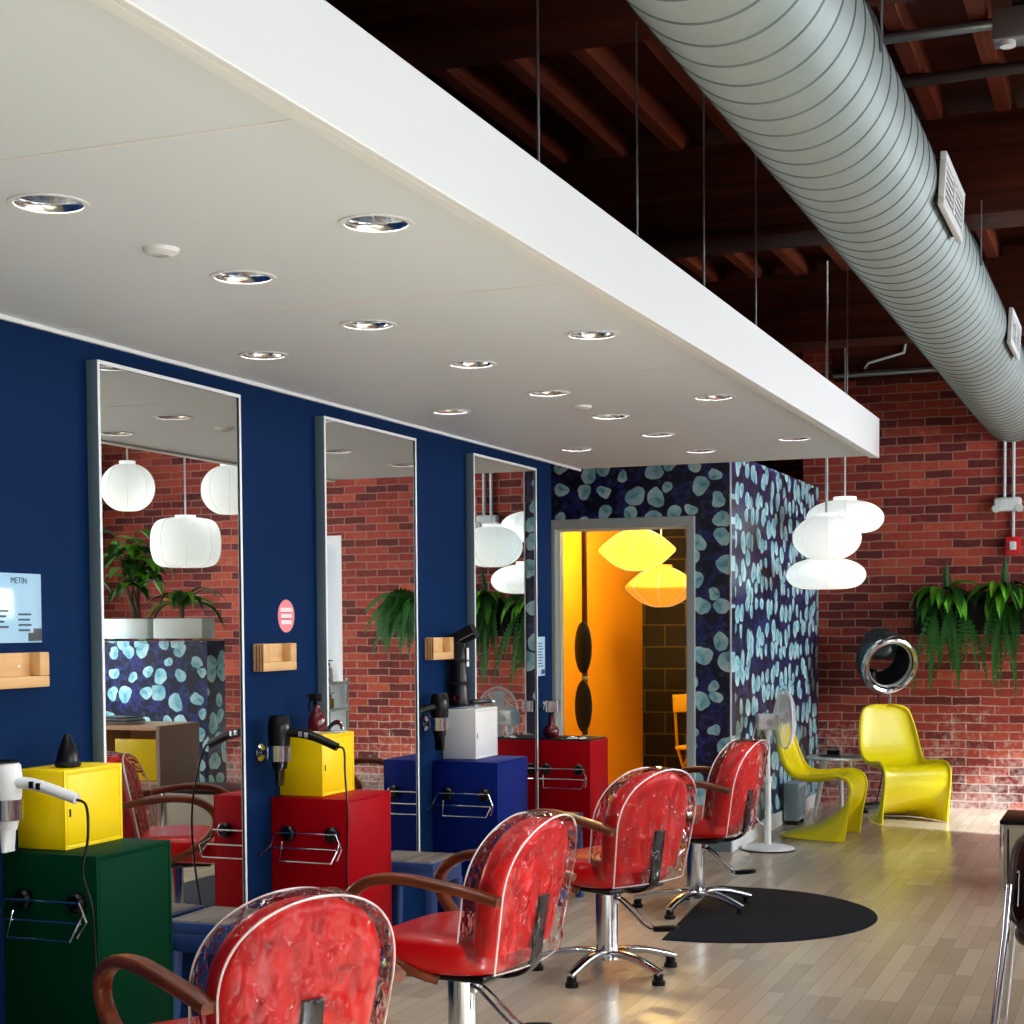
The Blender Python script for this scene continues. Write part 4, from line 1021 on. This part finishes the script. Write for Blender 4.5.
b = NB(); tube(b, catmull([(-.1, .02, .96), (-.08, .03, .8), (-.05, .05, .6), (-.06, .04, .3), (-.1, 0, .06)], 6), .006, 6); obj('cord', b, M['black'], t)

# wall planter with ferns
t = thing('wall_planter', 'long black felt planter hung on the brick back wall', 'planter', (-1.1, YB-.002, 1.35))
b = NB(); box(b, (-.58, -.03, 0), (.58, 0, .33), .006); obj('back_panel', b, M['felt'], t)
for k in range(4):
    x = -.43+.287*k; b = NB(); superell(b, (x, -.055, .13), (.13, .05, .12), .6, .5, 24, 12); obj('pocket', b, M['felt'], t)
def leaf(b, base, d, ln, w, droop, n=7, tw=0):
    """strap leaf leaving base along d and bending down"""
    d = Vector(d).normalized(); pts = []; p = Vector(base)
    for k in range(n+1):
        pts.append(p.copy()); d = (d+Vector((0, 0, -droop*(.4+k/n)))).normalized(); p = p+d*(ln/n)
    L = []
    for k, q in enumerate(pts):
        e = (pts[min(k+1, n)]-pts[max(k-1, 0)]).normalized(); s = e.cross(Vector((0, 0, 1))); s = s.normalized() if s.length > .05 else Vector((1, 0, 0)); nn = s.cross(e)
        ww = w*max(.04, math.sin(PI*min(1, (k/n)*.92+.1))**.8); L.append([b.verts.new(q-s*ww+nn*ww*.3), b.verts.new(q-nn*ww*.12), b.verts.new(q+s*ww+nn*ww*.3)])
    for r0, r1 in zip(L, L[1:]):
        for j in range(2): b.faces.new((r0[j], r0[j+1], r1[j+1], r1[j]))
def frond(b, base, d, ln, w, droop, n=16):
    d = Vector(d).normalized(); p = Vector(base); prev = None
    for k in range(n+1):
        q = p+d*(ln/n); s = d.cross(Vector((0, 1, 0.001))); s = s.normalized() if s.length > .05 else Vector((1, 0, 0))
        ww = w*math.sin(PI*min(1, k/n*.85+.15))
        for sg in (-1, 1):
            a = b.verts.new(p); c = b.verts.new(p+s*sg*ww*.6+d*ww*.05+Vector((0, -.2*ww, 0))); e = b.verts.new(p+s*sg*ww+d*ww*.5+Vector((0, -.1*ww, -.2*ww))); g = b.verts.new(q); b.faces.new((a, c, e, g))
        p = q; d = (d+Vector((0, 0, -droop/n*3))).normalized()
rnd = random.Random(11)
def strap_plant(name, label, x, z, n, ln, seed):
    t = thing(name, label, 'plant', (x, YB-.11, z), 0, 'plants in the felt wall planter'); rr = random.Random(seed)
    b = NB(); c = NB()
    for k in range(n):
        a = 2*PI*k/n+rr.uniform(-.2, .2); up = rr.uniform(.0, 1.2); yb = -abs(math.sin(a))*.75 if math.sin(a) > -.1 else math.sin(a)*.8
        leaf(b if k % 3 else c, (0, -.07, 0), (math.cos(a), yb-.35, up), ln*rr.uniform(.85, 1.2), .043, rr.uniform(.25, .55))
    leaf(c, (0, -.03, 0), (.05, -.2, 1), ln*.75, .026, .02)
    obj('bright_leaves', b, M['leafb'], t); obj('deep_leaves', c, M['leafd'], t)
    b = NB()
    for k in range(20):
        x0 = rr.uniform(-.1, .14); frond(b, (x0, -.03, -.1), (rr.uniform(-.16, .3), -rr.uniform(.1, .35), -.35), rr.uniform(.35, .78), .026, rr.uniform(.5, .9))
    obj('hanging_fronds', b, M['fern'], t)
    b = NB(); superell(b, (0, .0, -.045), (.07, .045, .05), .7, .8, 16, 8); obj('root_ball', b, M['soil'], t)
strap_plant('strap_fern', 'bright strap-leaved fern trailing from the planter end nearest the wallpaper', -1.43, 1.66, 14, .33, 3)
strap_plant('strap_fern', 'bright strap-leaved fern trailing below the red fire alarm', -1.0, 1.68, 14, .36, 8)
t = thing('bushy_fern', 'full arching fern at the planter end seen in the middle mirror', 'plant', (-.42, YB-.2, 1.6), 0, 'plants in the felt wall planter')
b = NB(); rr = random.Random(5)
for k in range(120):
    a = rr.uniform(0, 2*PI); up = rr.uniform(-.1, 1.1); y = -abs(math.sin(a))
    frond(b, (rr.uniform(-.08, .08), -.02, rr.uniform(-.06, .04)), (math.cos(a)*.8, y*.8, up), rr.uniform(.35, .62), .034, rr.uniform(.8, 1.25))
obj('fronds', b, M['fern'], t)
b = NB(); superell(b, (0, .07, -.05), (.1, .07, .07), .7, .8, 16, 8); obj('root_ball', b, M['soil'], t)

# emergency light, alarm, conduits
t = thing('emergency_light', 'white twin-head emergency light on the brick wall', 'emergency light', (-.985, YB-.001, 2.34))
b = NB(); box(b, (-.1, -.07, -.055), (.1, 0, .05), .02, 3); obj('housing', b, M['trimwhite'], t)
for s in (-1, 1):
    b = NB(); lathe(b, [(0, -.02), (.028, -.018), (.032, 0), (.024, .035), (0, .04)], 24, (s*.085, -.06, -.035), 'y'); obj('lamp_head', b, M['pipe'], t)
t = thing('fire_alarm', 'red fire alarm with white strobe on the brick wall', 'fire alarm', (-.945, YB-.001, 2.02))
b = NB(); box(b, (-.055, -.045, -.07), (.055, 0, .07), .008); obj('housing', b, M['alarm'], t)
b = NB(); box(b, (-.026, -.062, -.03), (.026, -.044, .035), .01); obj('strobe', b, M['trimwhite'], t)
pipe('conduit', 'white conduit dropping to the emergency light, nearer the wallpaper', 'conduit', [(-1.01, YB-.02, 2.385), (-1.01, YB-.02, 3.34)], .012, M['pipe'], 'white conduits above the emergency light')
pipe('conduit', 'short white conduit joining the emergency light and the red alarm', 'conduit', [(-.945, YB-.02, 2.088), (-.945, YB-.02, 2.288)], .012, M['pipe'], 'white conduits above the emergency light')
pipe('conduit', 'white conduit dropping to the emergency light, farther from the wallpaper', 'conduit', [(-.945, YB-.02, 2.385), (-.945, YB-.02, 3.34)], .013, M['pipe'], 'white conduits above the emergency light')

# ------------------------------------------------------------------ back room pieces
t = thing('coat_pole', 'brown floor-to-ceiling pole with black oval pads in the orange doorway', 'pole', (-3.79, 11.0, .013))
b = NB(); cyl(b, (0, 0, 0), (0, 0, 2.465), .021); obj('pole', b, M['bronze'], t)
for z in (1.265, .84):
    b = NB(); superell(b, (.0, -.035, z), (.066, .03, .19), 1, 1, 28, 20); obj('oval_pad', b, M['blackpad'], t)
    b = NB(); lathe(b, [(.02, -.012), (.026, -.008), (.026, .008), (.02, .012)], 20, (0, 0, z-.22)); obj('collar', b, M['brushed'], t)
t = thing('folding_chair', 'mustard metal chair half hidden behind the door frame', 'chair', (-3.26, 12.45, .013), R(170))
b = NB(); sweep(b, catmull([(-.2, .2, .8), (0, .23, .81), (.2, .2, .8)], 5), rrect(.012, .14), up=(0, 0, 1)); obj('backrest', b, P('mustard_enamel', (226, 176, 40), .4), t)
b = NB(); box(b, (-.2, -.2, .43), (.2, .18, .46), .012); obj('seat', b, bpy.data.materials['mustard_enamel'], t)
for s in (-1, 1):
    b = NB(); tube(b, [(s*.19, .205, .86), (s*.2, .13, .45), (s*.22, -.2, 0)], .012, 8); obj('leg', b, bpy.data.materials['mustard_enamel'], t)
    b = NB(); tube(b, [(s*.2, -.15, .44), (s*.215, .24, 0)], .012, 8); obj('leg', b, bpy.data.materials['mustard_enamel'], t)
# ------------------------------------------------------------------ right edge: box and lounge chair
t = thing('low_bin', 'low beige box with chrome corners and black lid at the picture edge', 'bin', (-.46, 9.2, 0))
b = NB(); box(b, (-.255, -.25, .02), (.25, .25, .355), .006); obj('bin_body', b, M['beige'], t)
b = NB(); box(b, (-.265, -.26, .355), (.265, .26, .378), .008); obj('lid', b, M['black'], t)
b = NB()
b.free()
for x in (-.252, .247):
    for y in (-.247, .247):
        b = NB(); box(b, (x-.012, y-.012, 0), (x+.012, y+.012, .357), .003); obj('corner_post', b, M['chrome'], t)
b = NB(); box(b, (-.225, -.253, .06), (-.215, -.249, .33)); obj('handle_slot', b, M['dark'], t)
t = thing('lounge_chair', 'dark brown shell chair on long chrome legs at the picture edge', 'chair', (-.16, 5.75, 0), R(180))
b = NB()
def shellf(u, v):
    a = (v*2-1); z = .36+.36*u; rx = .3*(1-.12*u)*(1-abs(2*u-1)**6*.35); th = a*PI*.62
    return (rx*math.sin(th), -.12-.22*math.cos(th)*(1-.1*u)+.05*u*-1, z)
grid(b, shellf, 14, 28); o = obj('shell', b, M['brownshell'], t, ang=180); solidify(o, .014)
b = NB(); superell(b, (0, .02, .385), (.25, .26, .035), .5, .7, 32, 10); obj('seat_cushion', b, M['brownshell'], t)
for sx, sy in ((1, .26), (-1, .26), (1, -.3), (-1, -.3)):
    b = NB(); tube(b, [(sx*.26, sy*.55, .56), (sx*.27, sy*.75, .4), (sx*.31, sy*1.0, .0)], .013, 10); obj('leg', b, M['chrome'], t)

# ------------------------------------------------------------------ seen in the mirrors: planter partition, shelf, trolley
bm = NB(); box(bm, (.1, 10.0, 0), (1.6, 10.24, 1.345)); bm.normal_update()
for q in bm.faces: q.material_index = 1 if abs(q.normal.x) > .5 else 0
tag(obj('planter_partition', bm, [M['wpx'], M['wpy']], None, False), 'low partition in poppy wallpaper topped by white planters', 'partition')
def trough(x0, x1, label):
    t = thing('planter_box', label, 'planter', ((x0+x1)/2, 10.12, 1.352), 0, 'white planters on the partition'); w = (x1-x0)/2
    b = NB(); box(b, (-w, -.09, .012), (w, .09, .16), .006); obj('trough', b, M['ceramic'], t)
    b = NB(); box(b, (-w+.012, -.078, .158), (w-.012, .078, .163)); obj('soil', b, M['soil'], t)
    for x in (-w*.7, w*.7):
        b = NB(); box(b, (x-.03, -.07, 0), (x+.03, .07, .0125)); obj('foot', b, M['ply'], t)
trough(.16, .58, 'white planter at the aisle end of the wallpapered partition'); trough(.63, 1.05, 'second white planter from the aisle end of the partition'); trough(1.1, 1.5, 'white planter farthest along the partition')
def bush(name, label, x, n, h, kind, seed):
    t = thing(name, label, 'plant', (x, 10.12, 1.512), 0, 'plants on the partition'); rr = random.Random(seed)
    b = NB(); s = NB(); br = NB()
    for k in range(n):
        a = 2*PI*k/n+rr.uniform(-.3, .3)
        if kind == 'tall':
            top = Vector((rr.uniform(-.16, .16), rr.uniform(-.07, .07), h*rr.uniform(.5, 1)))
            tube(s, catmull([(rr.uniform(-.05, .05), 0, 0), top*.5+Vector((.02, 0, 0)), top], 3), .008, 6)
            for q in range(7): leaf(br if q % 3 else b, top*(rr.uniform(.75, 1.05)), (math.cos(a+q*.9), math.sin(a+q*.9)*.7, rr.uniform(-.2, .7)), rr.uniform(.16, .28), .045, .3, 6)
        else:
            leaf(b if k % 3 else br, (0, 0, .08), (math.cos(a), math.sin(a)*.8, rr.uniform(.5, 1.8)), rr.uniform(.3, .46), .026, .38, 8)
    if kind != 'tall': cyl(s, (0, 0, 0), (0, 0, .1), .012, n=8)
    obj('stems', s, M['stem'], t); obj('dark_leaves', b, M['leafd'], t); obj('bright_leaves', br, M['leafb'], t)
bush('arching_plant', 'arching dark strap plant in the aisle-end planter', .38, 20, .4, 'arch', 4)
bush('leafy_plant', 'tall broad-leaved plant in the second planter', .8, 9, .6, 'tall', 9)
bush('leafy_plant', 'bushy broad-leaved plant in the farthest planter of the partition', 1.4, 6, .4, 'tall', 21)

t = thing('open_shelf_unit', 'taupe shelf unit with a yellow door in front of the wallpapered partition', 'shelf unit', (-.16, 9.0, 0))
b = NB(); box(b, (0, 0, 0), (.03, .48, .79), .002); box(b, (1.1, 0, 0), (1.13, .48, .79), .002); obj('side_panel', b, M['taupe'], t)
b = NB(); box(b, (.03, 0, .76), (1.1, .48, .79)); box(b, (.03, .0, .4), (1.1, .48, .42)); box(b, (.03, 0, .03), (1.1, .48, .05)); box(b, (.555, 0, .05), (.575, .47, .76)); box(b, (.03, .46, .05), (1.1, .475, .76)); obj('carcass', b, M['birch'], t)
b = NB(); box(b, (.035, .005, .425), (.36, .025, .7), .002); obj('yellow_door', b, M['yellow'], t)
b = NB(); box(b, (.58, .005, .425), (1.095, .025, .75), .002); obj('red_door', b, M['redcab'], t)
b = NB(); box(b, (.035, .005, .055), (.55, .02, .395), .002); obj('taupe_door', b, M['taupe'], t)
for k in range(5):
    t = thing('salon_magazine', ('pale magazine fanned out on the taupe shelf unit', 'dark magazine under the pale ones on the shelf unit', 'thin magazine sticking out sideways on the shelf unit', 'topmost magazine of the pile on the shelf unit', 'grey magazine at the bottom of the shelf unit pile')[k], 'magazine', (.25+.03*k, 9.16+.02*k, .791+.009*(4 if k == 3 else 0 if k == 4 else k if k < 3 else 2)+(.009 if k in (0, 1, 2) else 0)), R(12*k-20), 'magazines on the shelf unit')
    b = NB(); box(b, (-.14, -.1, 0), (.14, .1, .008), .001); obj('cover', b, M['magazine2' if k % 2 == 0 else 'magazine'], t)
t = thing('glass_vase', 'smoky glass vase on the taupe shelf unit', 'vase', (.55, 9.2, .791))
b = NB(); lathe(b, [(0, .002), (.05, .002), (.085, .04), (.09, .12), (.06, .2), (.045, .25), (.06, .31), (.09, .34), (.086, .34), (.055, .31), (.04, .25), (.055, .2), (.084, .12), (.08, .045), (.045, .01), (0, .01)], 32); obj('glass_body', b, M['vase'], t)
b = NB(); lathe(b, [(.084, .338), (.09, .344), (.094, .338), (.09, .334)], 32); obj('rim', b, M['vase'], t)
t = thing('supply_trolley', 'white supply trolley with shelves behind the wallpapered partition', 'trolley', (-.28, 10.85, 0))
for x in (-.24, .24):
    for y in (-.15, .15):
        b = NB(); cyl(b, (x, y, 0), (x, y, 1.05), .012, n=10); obj('post', b, M['chrome'], t)
for z in (.12, .48, .8, 1.0):
    b = NB(); box(b, (-.26, -.17, z), (.26, .17, z+.02), .004); obj('shelf', b, M['cart'], t)
b = NB(); box(b, (-.25, .14, .5), (.25, .155, 1.02)); obj('back_panel', b, M['cart'], t)
for k, (x, y, z, h, mt, l) in enumerate(((-.2, -.08, 1.021, .17, 'whitecab', 'white pump bottle at the aisle end of the trolley top'), (-.06, -.06, 1.021, .19, 'whitecab', 'white pump bottle in the middle of the trolley top'), (.12, -.06, 1.021, .16, 'bottle', 'amber bottle on the trolley top'), (-.2, -.06, .821, .12, 'bottle', 'amber bottle on the upper trolley shelf'), (-.08, -.06, .821, .13, 'black', 'black bottle on the upper trolley shelf'), (-.17, -.06, .501, .17, 'black', 'black bottle on the lower trolley shelf'), (-.02, -.06, .501, .18, 'whitecab', 'white bottle on the lower trolley shelf'))):
    t = thing('product_bottle', l, 'bottle', (-.28+x, 10.85+y, z), 0, 'bottles on the supply trolley')
    b = NB(); lathe(b, [(0, 0), (.03, 0), (.033, .006), (.033, h*.6), (.012, h*.7), (.012, h*.76), (0, h*.76)], 18); obj('bottle_body', b, M[mt], t)
    b = NB(); lathe(b, [(.014, h*.74), (.014, h*.86), (.006, h*.87), (.006, h), (0, h)], 14); box(b, (-.035, -.006, h*.95), (.008, .006, h*1.0)); obj('pump', b, M['black'], t)
# ------------------------------------------------------------------ light and camera
W = bpy.data.worlds.new('World'); S.world = W; W.use_nodes = True
bg = W.node_tree.nodes['Background']; bg.inputs[0].default_value = (.82, .9, 1, 1); bg.inputs[1].default_value = 1.6
def area(name, loc, rot, sx, sy, power, col=(1, 1, 1)):
    L = bpy.data.lights.new(name, 'AREA'); L.shape = 'RECTANGLE'; L.size = sx; L.size_y = sy; L.energy = power; L.color = col
    o = link(bpy.data.objects.new(name, L)); o.location = loc; o.rotation_euler = rot; return o
for i, (a, b) in enumerate(WIN):
    area('window_daylight', (XR+.75, (a+b)/2, 2.3), (0, math.radians(62), 0), 2.2, b-a, [32, 52, 108, 250][i], (.94, .97, 1))
L = bpy.data.lights.new('sun', 'SUN'); L.energy = 18; L.angle = math.radians(5); L.color = (.8, .91, 1)
o = link(bpy.data.objects.new('sun', L)); o.rotation_euler = Vector((-1, .3, -.62)).to_track_quat('-Z', 'Y').to_euler()
def point(name, loc, power, col, r=.08):
    L = bpy.data.lights.new(name, 'POINT'); L.energy = power; L.color = col; L.shadow_soft_size = r
    o = link(bpy.data.objects.new(name, L)); o.location = loc; return o
point('store_fill_light', (-3.45, 11.5, 2.36), 62, (1, .7, .26), .1)  # added warm fill points without a fixture, they brighten the back room
point('store_fill_light', (-3.1, 13.2, 2.3), 6, (1, .66, .26), .12)

for row, x, y in LIGHTS:
    L = bpy.data.lights.new('downlight_fill', 'SPOT'); L.energy = 9; L.spot_size = math.radians(125); L.spot_blend = 1; L.shadow_soft_size = .05; L.color = (.94, .98, 1)  # added fill: downlights are off, these spots raise the floor bounce
    o = link(bpy.data.objects.new('downlight_fill', L)); o.location = (x, y, ZS+.03)
f, px, py, cz = 1599., 512., 690., 1.45
Yv = Vector((634, 70, -f)).normalized(); Xv = -Vector((-4037, 37, -f)).normalized()
Xv = (Xv-Yv*Xv.dot(Yv)).normalized(); Zv = Xv.cross(Yv)
cam = bpy.data.cameras.new('camera'); co = link(bpy.data.objects.new('camera', cam))
cam.sensor_fit = 'HORIZONTAL'; cam.sensor_width = 36; cam.lens = f/1024*36; cam.shift_y = (py-512)/1024
cam.clip_start = .05
mw = Matrix((Xv, Yv, Zv)).to_4x4(); mw.translation = (0, 0, cz); co.matrix_world = mw
S.camera = co
S.view_settings.view_transform = 'Standard'; S.view_settings.look = 'None'; S.view_settings.gamma = 1
S.view_settings.use_curve_mapping = False; S.view_settings.exposure = 0.87
S.cycles.max_bounces = 10; S.cycles.transparent_max_bounces = 16; S.cycles.sample_clamp_indirect = 4
S.cycles.caustics_reflective = False; S.cycles.caustics_refractive = False
